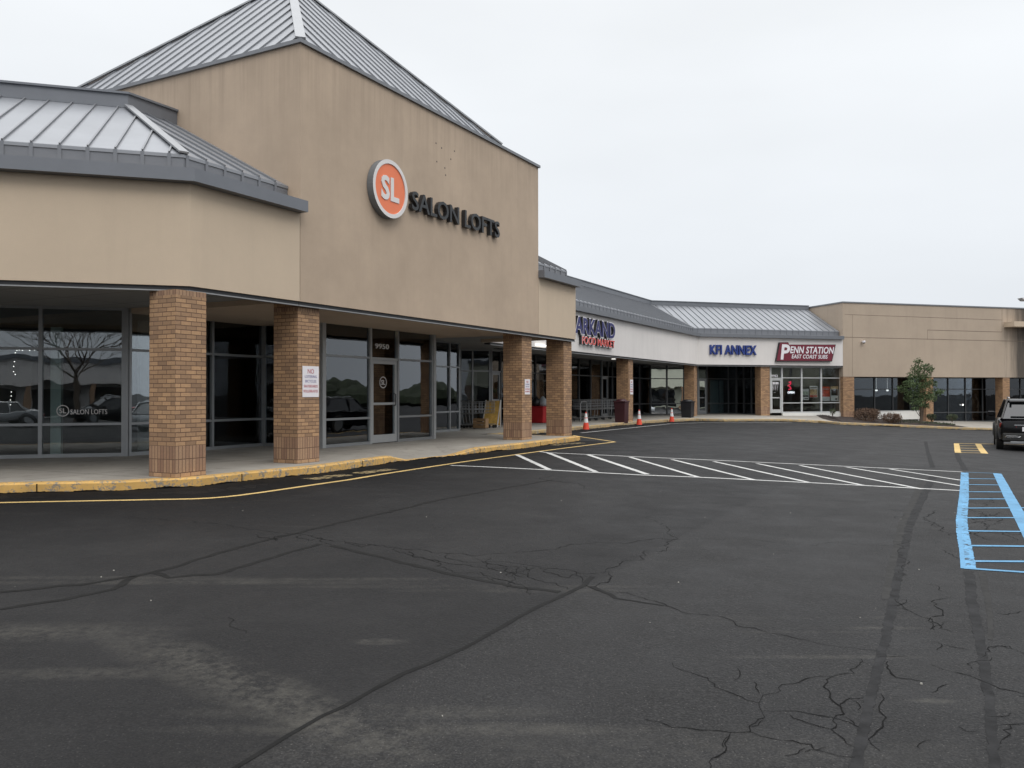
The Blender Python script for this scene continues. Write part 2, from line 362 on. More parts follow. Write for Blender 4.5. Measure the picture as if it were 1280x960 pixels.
# ---------------------------------------------------------------- mesh helpers
plain('grit', (.30, .29, .26), .9)
class MB:
    def __init__(s): s.v, s.f, s.uv, s.mi = [], [], [], []
    def poly(s, pts, uv=None, mi=0):
        i = len(s.v); s.v += [Vector(p) for p in pts]; s.f.append(tuple(range(i, i + len(pts)))); s.uv.append(uv); s.mi.append(mi)
    def hexa(s, a, mi=0):   # 8 corners: bottom 4 (ccw), top 4
        for q in ((3, 2, 1, 0), (4, 5, 6, 7), (0, 1, 5, 4), (1, 2, 6, 5), (2, 3, 7, 6), (3, 0, 4, 7)): s.poly([a[k] for k in q], mi=mi)
    def box(s, x0, x1, y0, y1, z0, z1, mi=0):
        s.hexa([Vector(p) for p in ((x0, y0, z0), (x1, y0, z0), (x1, y1, z0), (x0, y1, z0), (x0, y0, z1), (x1, y0, z1), (x1, y1, z1), (x0, y1, z1))], mi)
    def fbox(s, F, s0, s1, d0, d1, z0, z1, mi=0):  # box in a facade frame (d0 < d1)
        s.hexa([F.w(s0, d1, z0), F.w(s1, d1, z0), F.w(s1, d0, z0), F.w(s0, d0, z0), F.w(s0, d1, z1), F.w(s1, d1, z1), F.w(s1, d0, z1), F.w(s0, d0, z1)], mi)
    def bar(s, a, b, wd, ht, upv=Vector((0, 0, 1)), mi=0, off=0.):
        a, b = Vector(a), Vector(b); t = (b - a).normalized(); sd = t.cross(upv).normalized() * wd / 2; u = sd.cross(t).normalized()
        lo, hi = u * off, u * (off + ht)
        s.hexa([a - sd + lo, a + sd + lo, b + sd + lo, b - sd + lo, a - sd + hi, a + sd + hi, b + sd + hi, b - sd + hi], mi)
    def tube(s, pts, rad, n=8, mi=0, cap=True):
        pts = [Vector(p) for p in pts]; rad = rad if isinstance(rad, (list, tuple)) else [rad] * len(pts); rings = []
        for i, p in enumerate(pts):
            t = (pts[min(i + 1, len(pts) - 1)] - pts[max(i - 1, 0)]).normalized(); a = t.orthogonal().normalized() if i == 0 else (prev - t * prev.dot(t)).normalized(); prev = a; c = t.cross(a)
            rings.append([p + (a * math.cos(k * 2 * math.pi / n) + c * math.sin(k * 2 * math.pi / n)) * rad[i] for k in range(n)])
        for i in range(len(rings) - 1):
            for k in range(n): s.poly([rings[i][k], rings[i][(k + 1) % n], rings[i + 1][(k + 1) % n], rings[i + 1][k]], mi=mi)
        if cap: s.poly(rings[0][::-1], mi=mi); s.poly(rings[-1], mi=mi)
    def lathe(s, c, prof, n=20, mi=0):
        c = Vector(c); R_ = [[c + Vector((r * math.cos(k * 2 * math.pi / n), r * math.sin(k * 2 * math.pi / n), z)) for k in range(n)] for r, z in prof]
        for i in range(len(R_) - 1):
            for k in range(n): s.poly([R_[i][k], R_[i][(k + 1) % n], R_[i + 1][(k + 1) % n], R_[i + 1][k]], mi=mi)
        s.poly(R_[0][::-1], mi=mi); s.poly(R_[-1], mi=mi)
    def build(s, name, mats, parent=None, world=True, smooth=False, bevel=0.):
        me = bpy.data.meshes.new(name)
        o0 = Vector((0, 0, 0))
        if parent is not None and world:
            r = parent
            while r.parent: r = r.parent
            o0 = r.location
        me.from_pydata([tuple(v - o0) for v in s.v], [], s.f)
        if any(u is not None for u in s.uv):
            l = me.uv_layers.new(name='UVMap'); k = 0
            for f, u in zip(s.f, s.uv):
                for j in range(len(f)):
                    l.data[k].uv = u[j] if u else (0, 0); k += 1
        for m in (mats if isinstance(mats, (list, tuple)) else [mats]): me.materials.append(MAT[m])
        me.polygons.foreach_set('material_index', s.mi)
        bm = bmesh.new(); bm.from_mesh(me)
        bmesh.ops.remove_doubles(bm, verts=bm.verts, dist=1e-5)
        if s.uv and all(u is None for u in s.uv): bmesh.ops.recalc_face_normals(bm, faces=bm.faces)
        bm.to_mesh(me); bm.free()
        if smooth: me.polygons.foreach_set('use_smooth', [True] * len(me.polygons))
        me.update()
        o = bpy.data.objects.new(name, me); COL.objects.link(o)
        if parent is not None: o.parent = parent
        if bevel:
            b = o.modifiers.new('bevel', 'BEVEL'); b.width = bevel; b.segments = 2; b.limit_method = 'ANGLE'; b.angle_limit = R(40)
        return o
def tag(o, label, cat, group=None, kind=None):
    if label: o['label'] = label
    if cat: o['category'] = cat
    if group: o['group'] = group
    if kind: o['kind'] = kind
    return o
def thing(name, loc, label, cat, group=None, rz=0.):
    o = bpy.data.objects.new(name, None); COL.objects.link(o); o.location = loc; o.rotation_euler = (0, 0, rz); o.empty_display_size = .3
    return tag(o, label, cat, group)
def struct(o): o['kind'] = 'structure'; return o
def kids(o): return [c for c in bpy.data.objects if c.parent == o]
def dup(o, parent=None):
    c = o.copy(); COL.objects.link(c); c.parent = parent
    for ch in kids(o): dup(ch, c)
    return c
def mitre(path, d):
    """offset a plan polyline outward (to its right) by d"""
    P = [Vector(p) for p in path]; res = []
    nn = [Vector(((P[i + 1] - P[i]).normalized().y, -(P[i + 1] - P[i]).normalized().x)) for i in range(len(P) - 1)]
    for i, p in enumerate(P):
        if i == 0: res.append(p + nn[0] * d)
        elif i == len(P) - 1: res.append(p + nn[-1] * d)
        else:
            b = (nn[i - 1] + nn[i]); res.append(p + b * (d / (1 + nn[i - 1].dot(nn[i]))))
    return res
def sweep(mb, path, prof, mi=0, closed=True, caps=True):
    rows = [[Vector((q.x, q.y, z)) for q in mitre(path, d)] for d, z in prof]
    n = len(rows); m = n if closed else n - 1
    for i in range(m):
        a, b = rows[i], rows[(i + 1) % n]
        for k in range(len(path) - 1): mb.poly([a[k], a[k + 1], b[k + 1], b[k]], mi=mi)
    if closed and caps: mb.poly([r[0] for r in rows][::-1], mi=mi); mb.poly([r[-1] for r in rows], mi=mi)
_fc = {}
def glyphs(txt, off=0., shear=0.):
    key = (txt, off, shear)
    if key not in _fc:
        cu = bpy.data.curves.new('t', 'FONT'); cu.body = txt; cu.size = 1; cu.offset = off; cu.shear = shear; cu.extrude = .5; cu.resolution_u = 3; cu.space_character = 1 + off * 1.6
        ob = bpy.data.objects.new('t', cu); COL.objects.link(ob); bpy.context.view_layer.update()
        me = bpy.data.meshes.new_from_object(ob.evaluated_get(bpy.context.evaluated_depsgraph_get()))
        v = [x.co.copy() for x in me.vertices]; f = [tuple(p.vertices) for p in me.polygons]
        bpy.data.objects.remove(ob); bpy.data.curves.remove(cu); bpy.data.meshes.remove(me)
        _fc[key] = (v, f)
    return _fc[key]
def add_text(mb, F, txt, s0, s1, z0, z1, d0, d1, off=0., shear=0., mi=0, mside=None):
    """lettering whose ink fills s0..s1, z0..z1 on a facade frame, from depth d0 to d1"""
    v, f = glyphs(txt, off, shear)
    xs = [p.x for p in v]; ys = [p.y for p in v]; x0, x1, y0, y1 = min(xs), max(xs), min(ys), max(ys)
    vv = [F.w(s0 + (p.x - x0) / (x1 - x0) * (s1 - s0), d0 + (p.z + .5) * (d1 - d0), z0 + (p.y - y0) / (y1 - y0) * (z1 - z0)) for p in v]
    for q in f:
        fl = all(v[k].z > .4 for k in q)
        mb.poly([vv[k] for k in q], mi=mi if (fl or mside is None) else mside)

# ---------------------------------------------------------------- ground sheet
def axis(a, b, st, far):
    x = list(np.arange(a, b + .01, st)); g = st
    lo, hi = [a], [b]
    while hi[-1] < far: g *= 1.35; hi.append(hi[-1] + g); lo.append(lo[-1] - g)
    return np.array(sorted(lo[1:]) + x + hi[1:])
gx, gy = axis(-16, 34, .5, 900), axis(-3, 54, .5, 900)
GX, GY = np.meshgrid(gx, gy); GZ = gzv(GX, GY)
gb = bpy.data.meshes.new('parking_lot')
nx = len(gx)
gb.from_pydata(np.stack([GX.ravel(), GY.ravel(), GZ.ravel()], 1).tolist(), [], [t for j in range(len(gy) - 1) for i in range(nx - 1) for t in ((j * nx + i, j * nx + i + 1, (j + 1) * nx + i + 1), (j * nx + i, (j + 1) * nx + i + 1, (j + 1) * nx + i))])
def gzm(X, Y):
    """height of the triangulated sheet itself"""
    X = np.asarray(X, float); Y = np.asarray(Y, float)
    i = np.clip(np.searchsorted(gx, X) - 1, 0, nx - 2); j = np.clip(np.searchsorted(gy, Y) - 1, 0, len(gy) - 2)
    fx = (X - gx[i]) / (gx[i + 1] - gx[i]); fy = (Y - gy[j]) / (gy[j + 1] - gy[j])
    a, b, c, d = GZ[j, i], GZ[j, i + 1], GZ[j + 1, i + 1], GZ[j + 1, i]
    return np.where(fx >= fy, a + (b - a) * fx + (c - b) * fy, a + (c - d) * fx + (d - a) * fy)
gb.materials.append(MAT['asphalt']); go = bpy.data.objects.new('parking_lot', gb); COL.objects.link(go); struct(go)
gb.polygons.foreach_set('use_smooth', [True] * len(gb.polygons))

LIFT = .38
def ribbon(mb, pts, width, lift, jit=0., wjit=0., step=.12, mi=0, taper=False):
    P = [Vector((p[0], p[1])) for p in pts]; out_ = [P[0]]
    for a, b in zip(P[:-1], P[1:]):
        n = max(1, int((b - a).length / step)); t = (b - a).normalized() if (b - a).length > 0 else Vector((1, 0)); sd = Vector((t.y, -t.x))
        for k in range(1, n + 1):
            q = a.lerp(b, k / n)
            if jit and k < n: q = q + sd * random.gauss(0, jit)
            out_.append(q)
    L_, Rr = [], []
    ws = width if isinstance(width, (list, tuple)) else (width, width)
    for i, q in enumerate(out_):
        t = (out_[min(i + 1, len(out_) - 1)] - out_[max(i - 1, 0)]); t = t.normalized() if t.length > 1e-6 else Vector((1, 0)); sd = Vector((t.y, -t.x)); f = i / max(1, len(out_) - 1)
        wd = (ws[0] * (1 - f) + ws[1] * f) / 2
        if taper: wd *= max(.25, math.sin(math.pi * min(1, max(0, .06 + .88 * f))) ** .5)
        a = wd * (1 + random.uniform(-wjit, wjit)); b = wd * (1 + random.uniform(-wjit, wjit))
        l, r = q + sd * a, q - sd * b
        L_.append(Vector((l.x, l.y, 0))); Rr.append(Vector((r.x, r.y, 0)))
    al = L_ + Rr; zz = gzm([p.x for p in al], [p.y for p in al])
    for p, z in zip(al, zz): p.z = float(z) + lift * LIFT
    for i in range(len(L_) - 1): mb.poly([L_[i], L_[i + 1], Rr[i + 1], Rr[i]], mi=mi)
def frac(P, k=.13, lv=4):
    P = [Vector((p[0], p[1])) for p in P]
    for _ in range(lv):
        o = [P[0]]
        for a, b in zip(P[:-1], P[1:]):
            d = b - a
            if d.length > .07: o.append((a + b) / 2 + Vector((-d.y, d.x)) * random.gauss(0, k))
            o.append(b)
        P = o
    return P
def gp(*uv): return [on_ground(u, v) for u, v in uv]

# cracks and tar seams
cr_, se_, sw_ = MB(), MB(), MB()
fine = [
 [(165,645),(240,651),(310,662),(370,667),(430,677),(480,682),(540,691),(590,695),(640,691),(660,690),(694,687),(712,681),(759,678),(805,675),(850,674),(960,677),(1120,683)],
 [(590,697),(630,702),(654,705.6),(674,708.5),(702,712),(727,717),(740,717),(775,707),(800,695),(830,682),(845,672),(815,645)],
 [(602,702),(615,705.6),(636,709),(652,709)], [(600,715),(604,719),(614,722),(636,727),(644,730),(660,737),(662,744)],
 [(654,708),(660,715),(660,719),(670,725),(681,728),(695,729),(709,737)], [(674,710),(680,715),(699,720),(712,722),(727,717)],
 [(744,734),(750,729),(762,726),(761,715)], [(731,731),(744,737.5),(756,742)], [(612,711),(634,711),(640,716),(657,722)], [(600,709),(617,712),(640,716)],
 [(740,739),(800,747),(820,752),(860,767),(920,782),(960,791),(1010,801),(1055,810),(1100,815)],
 [(840,829),(874,845),(893,859),(920,869),(949,879),(952,889)], [(949,879),(954,869),(973,860),(991,855),(1016,847),(1041,846),(1071,833),(1076,824)],
 [(1041,846),(1032,855),(1037,872),(1051,884),(1055,893),(1043,898),(1039,912),(1055,924),(1069,935)], [(1051,884),(1055,878),(1080,872)],
 [(952,889),(984,889),(1010,892),(1043,898),(1074,910)], [(975,892),(1010,904),(1039,912)],
 [(952,889),(945,903),(938,915),(913,916),(886,913),(840,910),(805,899)], [(913,916),(906,930),(897,946),(888,962)], [(938,915),(968,924),(1014,931),(1030,940),(1069,947)],
 [(1189,745),(1172,760),(1160,776),(1168,788)], [(1110,827),(1112,838),(1120,847),(1156,852)], [(1231,853),(1250,861),(1285,869)], [(1102,868),(1100,890),(1097,914),(1100,939)],
 [(1164,831),(1200,842),(1231,853)], [(1243,908),(1262,906),(1282,905)], [(1262,906),(1258,922),(1250,930)], [(285,772),(287,780),(296,786),(307,792)],
 [(430,677),(452,684),(470,681)], [(480,683),(500,691),(530,697),(545,708),(570,716),(600,718)], [(515,688),(520,697),(548,702),(575,706),(600,709)], [(560,693),(575,701),(600,703)], [(320,668),(345,676),(372,668)], [(370,667),(385,676),(400,672),(415,682)],
 [(690,594),(700,602),(730,610),(755,612)], [(1120,648),(1135,644),(1150,641)], [(1240,810),(1262,808),(1285,822)], [(1215,836),(1240,822)], [(1180,806),(1210,812)], [(1126,760),(1145,768),(1165,774),(1190,790)], [(1240,660),(1262,668),(1280,664)],
 [(940,549),(970,552),(990,549)], [(1130,672),(1122,690),(1131,706),(1120,722)]]
for k, pl in enumerate(fine):
    P = gp(*pl); dist = P[len(P) // 2].y
    ribbon(cr_, frac(P), (.0045 + .00055 * dist) * random.uniform(.7, 1.1), .007, jit=.002, wjit=.85, step=.05, taper=True)
for k in range(48):      # alligator cracking inside the blue aisle and beside the seams
    u0, v0 = random.choice([(random.uniform(1216, 1248), random.uniform(625, 690)), (random.uniform(900, 1075), random.uniform(840, 940)), (random.uniform(1090, 1280), random.uniform(760, 950)), (random.uniform(600, 740), random.uniform(700, 740)), (random.uniform(1216, 1248), random.uniform(625, 670)), (random.uniform(1130, 1200), random.uniform(640, 860))])
    pl = [(u0, v0)]
    a = random.uniform(0, 6.28)
    for j in range(4): a += random.uniform(-1., 1.); pl.append((pl[-1][0] + 9 * math.cos(a), pl[-1][1] + 4 * math.sin(a)))
    ribbon(cr_, frac(gp(*pl), .16), .002 + .0006 * on_ground(*pl[0]).y, .007, jit=.004, wjit=.7, step=.05, taper=True)
st_ = MB(); rs = random.Random(11)
for k in range(150):
    x, y = rs.uniform(-8, 14), 3.4 + 26 * rs.random() ** 1.5; sz = rs.uniform(.004, .011); z = float(gzm(x, y))
    if (Vector((x, y)) - FT.o).dot(FT.n) < 1 or (Vector((x, y)) - FA.o).dot(FA.n) < 1: continue
    a = rs.uniform(0, 3); q = [Vector((x + sz * math.cos(a + t) * rs.uniform(.6, 1), y + sz * math.sin(a + t) * rs.uniform(.6, 1), z)) for t in (0, 1.57, 3.14, 4.71)]
    st_.hexa([p + Vector((0, 0, -.001)) for p in q] + [p * .75 + Vector((x, y, z)) * .25 + Vector((0, 0, sz * .6)) for p in q])
tag(st_.build('loose_grit', 'grit'), 'scattered pale stone chips lying on the dark asphalt', 'stone chips', kind='stuff')
struct(cr_.build('pavement_cracks', 'tar'))
ribbon(se_, gp((290,962),(360,920),(425,885),(480,855),(530,832),(580,810),(640,776),(670,760),(700,746),(730,732),(740,721)), (.024, .045), .0055, jit=.006, wjit=.3)
for pl in ([(372,666),(322,678),(270,692),(215,710),(170,720),(100,731),(0,740),(-30,744)], [(170,720),(140,737),(80,750),(0,762)], [(370,667),(430,652),(500,637),(540,627),(620,612),(690,600)], [(415,682),(490,700),(560,717),(640,733),(700,740)], [(190,715),(212,722),(270,718),(330,700),(400,680)]):
    ribbon(se_, gp(*pl), .06, .0055, jit=.01, wjit=.35)
ribbon(se_, gp((740,733),(770,748),(830,757)), (.05, .02), .0055, jit=.01, wjit=.3)
struct(se_.build('tar_seams', 'tar_seal'))
ribbon(sw_, gp((1166,596),(1162,604),(1137,656),(1123,718),(1108,793),(1091,860),(1068,965)), (.13, .045), .005, jit=.003, wjit=.22, step=.06)
ribbon(sw_, gp((1211,714),(1216,760),(1227,810),(1237,877),(1244,965)), (.085, .04), .005, jit=.003, wjit=.22, step=.06)
ribbon(sw_, gp((1196,566),(1199,575),(1207,588)), .12, .005, jit=.01)
ribbon(sw_, gp((1157,552),(1160,566),(1166,585)), .10, .005, jit=.01)
struct(sw_.build('wide_tar_seams', 'tar_wide'))
sg = MB()
ribbon(sg, gp((1160,598),(1153,606),(1128,656),(1112,720),(1108,750)), (.14, .06), .0045, jit=.004, wjit=.12)
ribbon(sg, gp((1228,714),(1236,760),(1238,800)), (.06, .03), .0045, jit=.004, wjit=.12)
struct(sg.build('worn_seam_edges', 'seal_light'))

# fresh dark strip between kerb and yellow line
yl = [(-60, 630), (0, 628.5), (150, 625.5), (240, 623.8), (262, 622.8), (280, 621.4), (300, 619.2), (330, 615.2), (435, 600), (480, 592.5), (575, 578), (675, 564.2), (768.7, 552.5)]
kb = [(-60, 618), (0, 617), (150, 613.5), (250, 608), (310, 601), (400, 592), (490, 578.5), (575, 569), (660, 560), (725, 551)]
sp_ = MB()
A1, B1 = gp(*yl), gp(*kb)
def resample(P, n):
    d = [0]
    for a, b in zip(P[:-1], P[1:]): d.append(d[-1] + (b - a).length)
    o = []
    for k in range(n):
        t = d[-1] * k / (n - 1); i = max(j for j in range(len(d)) if d[j] <= t + 1e-9); i = min(i, len(P) - 2)
        o.append(P[i].lerp(P[i + 1], (t - d[i]) / (d[i + 1] - d[i])))
    return o
ra, rb = resample(A1, 60), resample(B1, 60)
for i in range(59):
    q = [ra[i], ra[i + 1], rb[i + 1], rb[i]]
    # push inner edge under the kerb
    def in_(p, b): t = (b - p); return b + t.normalized() * .05
    q[2] = in_(ra[i + 1], rb[i + 1]); q[3] = in_(ra[i], rb[i])
    sp_.poly([Vector((p.x, p.y, float(gzm(p.x, p.y)) + .0011)) for p in q])
struct(sp_.build('fresh_asphalt_strip', 'seal_patch'))

# painted lines
ly, lw, lb, lbn, lwn = MB(), MB(), MB(), MB(), MB()
ribbon(ly, A1, .10, .008, wjit=.08); ribbon(ly, gp((768.7, 552.5), (727, 546.2), (716, 544.3)), .10, .009, wjit=.08)
wy = gp((726, 541.2), (800, 533.7), (838, 529.8), (880, 528.2), (990, 528.6)); ribbon(lw, wy, .09, .008, wjit=.1)
ribbon(lw, gp((675, 564.5), (685, 566), (800, 571.3), (960, 578.5), (1203, 590)), .10, .008, wjit=.1)
ribbon(lw, gp((563.7, 581.8), (685, 587.5), (800, 593.8), (870, 596.5), (1203, 613.5)), .10, .008, wjit=.1)
far_ = [(12,57),(90,52),(190,57),(295,63),(400,69),(505,74),(612,79),(720,84),(835,88),(945,93)]
near_ = [(92,94),(210,100),(338,106),(465,113),(605,120),(740,126),(880,134),(1025,143),(1122,135),(1122,121)]
for k, (a, b) in enumerate(zip(far_, near_)):
    ribbon(lw, gp((640 + a[0] / 2, 540 + a[1] / 2), (640 + b[0] / 2, 540 + b[1] / 2)), .115 if k < 3 else .095, .010, wjit=.08)
# blue accessible aisle: old doubled line on the left, fresh line on the right
ribbon(lb, gp((1206, 591), (1205, 620), (1202, 650), (1203, 665), (1208, 690), (1211, 711)), (.14, .12), .009, jit=.0, wjit=.07, step=.05)
ribbon(lbn, gp((1202.5, 600), (1199.5, 640), (1200, 668), (1204, 711)), .04, .011, wjit=.05)
ribbon(lbn, gp((1246.5, 592), (1262, 622), (1280, 655), (1300, 692)), .155, .011, wjit=.03)
ribbon(lbn, gp((1204, 710.5), (1240, 713), (1300, 717)), .07, .0125, wjit=.05)
for a, b in (((1209, 598.5), (1248, 599)), ((1209, 606), (1251, 606.5)), ((1209, 615), (1256, 615.3)), ((1209, 624), (1261, 624)), ((1209, 635.5), (1300, 635)), ((1208, 647.5), (1274, 647.5)), ((1209, 664), (1290, 665)), ((1212, 682.5), (1300, 683.5)), ((1216, 702), (1300, 702.5))):
    ribbon(lbn, gp(a, b), .075, .0135, wjit=.06)
ribbon(lbn, gp((1207, 590.5), (1248, 592)), .05, .0135)
# small yellow hatched island
ribbon(lwn, gp((1195.5, 554.5), (1197.5, 566)), .17, .009, wjit=.1); ribbon(lwn, gp((1222.5, 555), (1231, 567)), .19, .009, wjit=.04)
for a, b in (((1195, 554.3), (1300, 556)), ((1198, 557.2), (1222, 557.5)), ((1199, 560.2), (1225, 560.6)), ((1199, 563.2), (1227, 563.6)), ((1197, 565.7), (1229, 566.5))):
    ribbon(lwn, gp(a, b), .11, .0115)
struct(ly.build('yellow_painted_line', 'line_yellow')); struct(lw.build('white_painted_lines', 'line_white')); struct(lb.build('worn_blue_line', 'line_blue'))
struct(lbn.build('blue_painted_lines', 'line_blue_new')); struct(lwn.build('yellow_hatched_island', 'line_yellow'))
# worn illegible lane letters next to the yellow line
wl = MB()
for (ua, va, ub, vb, n) in ((383, 599.5, 492, 586.5, 9), (690, 556.5, 728, 553.5, 5)):
    a, b = on_ground(ua, va), on_ground(ub, vb); t = (b - a).normalized(); sd = Vector((t.y, -t.x, 0)); L0 = (b - a).length
    for k in range(n):
        if n == 9 and k == 4: continue
        c0 = a + t * (L0 * (k + .15) / n); wd = L0 / n * .62
        for seg in random.sample([((0, -.13), (0, .13)), ((0, .13), (wd, .13)), ((0, 0), (wd, .0)), ((wd, -.13), (wd, .13)), ((0, -.13), (wd, -.13)), ((0, .13), (wd, -.13))], 4):
            ribbon(wl, [c0 + t * seg[0][0] + sd * seg[0][1], c0 + t * seg[1][0] + sd * seg[1][1]], .085, random.uniform(.0075, .0105))
struct(wl.build('worn_lane_lettering', 'line_worn'))
# ---------------------------------------------------------------- kerbs and pavements
def kerb(path, ztop, mat, name):
    mb = MB(); a = mitre(path, 0); b = mitre(path, -.025); c = mitre(path, -.19)
    zb = [gz(p.x, p.y) for p in path]
    for i in range(len(path) - 1):
        def q(l, i, z): return Vector((l[i].x, l[i].y, z))
        z0, z1 = ztop[i], ztop[i + 1]
        n = max(1, int((path[i + 1] - path[i]).length / .25))
        for k in range(n):
            f0, f1 = k / n, (k + 1) / n
            def Lp(l, za, zb_, f): return q(l, i, za).lerp(q(l, i + 1, zb_), f)
            j0, j1 = 0, 0
            r = [[Lp(a, zb[i] - .1, zb[i + 1] - .1, f), Lp(a, z0 - .025, z1 - .025, f), Lp(b, z0, z1, f), Lp(c, z0 + .002, z1 + .002, f), Lp(c, z0 - .1, z1 - .1, f)] for f in (f0, f1)]
            for m in range(4): mb.poly([r[0][m], r[1][m], r[1][m + 1], r[0][m + 1]])
    return struct(mb.build(name, mat))
kbp = [Vector(p.xy) for p in gp(*kb[1:])]
kbp = [FA.p(-14, .12)] + kbp
kzt = [0.] * len(kbp)
kzt = [0, 0, 0, 0, 0, 0, -.005, -.125, 0, 0]
# ramp: kerb drops to the asphalt between the second and third pillars
exr = gp((490, 578.5), (512, 575.8), (566, 570.2), (600, 566.5), (660, 560), (725, 551))
kbp = kbp[:7] + [Vector(p.xy) for p in exr]
kzt = [0, 0, 0, 0, 0, 0, 0, -.01, -.128, -.128, -.01, 0, 0]
endp = kbp[-1]
eK = gp((737, 536.4), (795, 530.4), (837, 527.4), (870, 526.3), (905, 527), (980, 526.8), (1023, 528.7), (1050, 530.9), (1056, 531.2), (1125, 533.8), (1200, 537), (1246, 538.3), (1330, 541))
eK = [Vector(p.xy) for p in eK]
d_e = (eK[0] - FT.o).dot(FT.n); s_end = (endp - FT.o).dot(FT.e)
join = FT.p(s_end + .05, d_e)
kbp.append(join); kzt.append(0.)
kerb(kbp, kzt, 'kerb_yellow', 'yellow_kerb')
eP = [join] + eK; eZ = [0.] + [min(0., gz(p.x, p.y) + .135) for p in eK]
kerb(eP, eZ, 'kerb_far', 'far_kerb')
sb = MB(); inn = mitre(kbp, -.18); inn2 = mitre(kbp, -1.35)
for i in range(len(kbp) - 1):
    sb.poly([Vector((*inn[i], kzt[i])), Vector((*inn[i + 1], kzt[i + 1])), Vector((*inn2[i + 1], 0)), Vector((*inn2[i], 0))])
sb.poly([Vector((*p, 0)) for p in inn2] + [Vector((*FT.p(s_end - 1, -12.4), 0)), Vector((*FT.p(5, -12.4), 0)), Vector((*FA.p(-14, -12.4), 0))])
struct(sb.build('salon_sidewalk', 'sidewalk_concrete'))
E_IN = [(FE.p(E0 - 2, -3.4), 0), (FE.p(-16, -3.4), 0), (FE.p(-9, -3.4), 0), (FE.p(-4, -3.4), 0), (FE.p(1.41, -3.4), 0), (FF.p(1, -3.4), .02), (FF.p(4.8, -3.4), .03), (FF.p(7.3, -3.4), .03), (FF.p(9.8, -3.4), .02),
        (FG.p(0, -1.35), -.16), (FG.p(4, -1.35), -.38), (FG.p(8, -1.35), -.5), (FG.p(11.5, -1.35), -.58), (FG.p(18, -1.35), -.66)]
es = MB(); ein = mitre(eP, -.18)
def espt(i, f): a = Vector((*ein[i], eZ[i])); b = Vector((*E_IN[i][0], E_IN[i][1])); return a.lerp(b, f)
for i in range(len(eP) - 1):
    for k in range(6): es.poly([espt(i, k / 6), espt(i + 1, k / 6), espt(i + 1, (k + 1) / 6), espt(i, (k + 1) / 6)])
es.poly([FT.w(8, -13, -.003), FT.w(8, -1.5, -.003), FT.w(s_end - .3, -1.5, -.003), FT.w(s_end - .3, d_e - .25, -.003), FT.w(s_end + 6, d_e - .25, -.003), FT.w(s_end + 9, -9, -.003), FT.w(s_end + 9, -13, -.003)])
struct(es.build('market_sidewalk', 'sidewalk_concrete'))
# yellow overspray on the ramp flares
fl = MB()
for (a, b, c) in (((575, 566), (640, 560), (560, 560)), ((500, 577), (470, 577.5), (520, 573.5))):
    pass
# ragged tar along the kerb foot, kerb joints
kt = MB()
def kerbfoot(path, ztops):
    acc = 0
    for i in range(len(path) - 1):
        a, b = path[i], path[i + 1]; n = max(1, int((b - a).length / .025)); t = (b - a).normalized(); o = Vector((t.y, -t.x)) * .004
        hh, lv = [], .008
        for _ in range(n + 1): lv = .985 * lv + random.gauss(0, .003) + .0001; hh.append(max(0, abs(lv) + random.gauss(0, .002)))
        for k in range(n):
            p, q = a.lerp(b, k / n) + o, a.lerp(b, (k + 1) / n) + o; z0, z1 = gz(p.x, p.y), gz(q.x, q.y)
            kt.poly([Vector((*p, z0)), Vector((*q, z1)), Vector((*q, z1 + hh[k + 1] + .004)), Vector((*p, z0 + hh[k] + .004))])
            acc += (q - p).length
            if acc > 3.0 and ztops[i] > -.05:
                acc = 0; w_ = t * .008; zt = ztops[i] + (ztops[i + 1] - ztops[i]) * k / n + .004; inw = Vector((-t.y, t.x)) * .19
                kt.hexa([Vector((*(p - w_), z0)), Vector((*(p + w_), z0)), Vector((*(p + w_ + inw), z0)), Vector((*(p - w_ + inw), z0)), Vector((*(p - w_), zt - .022)), Vector((*(p + w_), zt - .022)), Vector((*(p + w_ + inw), zt)), Vector((*(p - w_ + inw), zt))])
kerbfoot(kbp, kzt); kerbfoot(eP, eZ); struct(kt.build('kerb_foot_tar', 'tar'))
# mulch bed
mbm = MB(); NU, NV = 60, 14; cidx = 8
def bed(t, f):
    x = 7.7 + t * 3.6    # along the kerb stations
    i = int(x); g = x - i
    return espt(min(i, len(eP) - 2), f).lerp(espt(min(i + 1, len(eP) - 1), f), g)
grid = []
for a in range(NU + 1):
    t = a / NU; cmax = min(.93, .25 + t * 6) if t < .6 else max(.04, .93 * (1 - ((t - .6) / .4) ** 1.3)); row = []
    for b in range(NV + 1):
        f = .02 + (cmax - .02) * b / NV; p = bed(t, f); e = min(1, 5 * min(b / NV, 1 - b / NV, t, 1 - t))
        row.append(p + Vector((random.uniform(-.03, .03), random.uniform(-.03, .03), .012 + e * (.07 + random.uniform(-.02, .035)))))
    grid.append(row)
for a in range(NU):
    for b in range(NV): mbm.poly([grid[a][b], grid[a + 1][b], grid[a + 1][b + 1], grid[a][b + 1]])
struct(mbm.build('mulch_bed', 'mulch'))

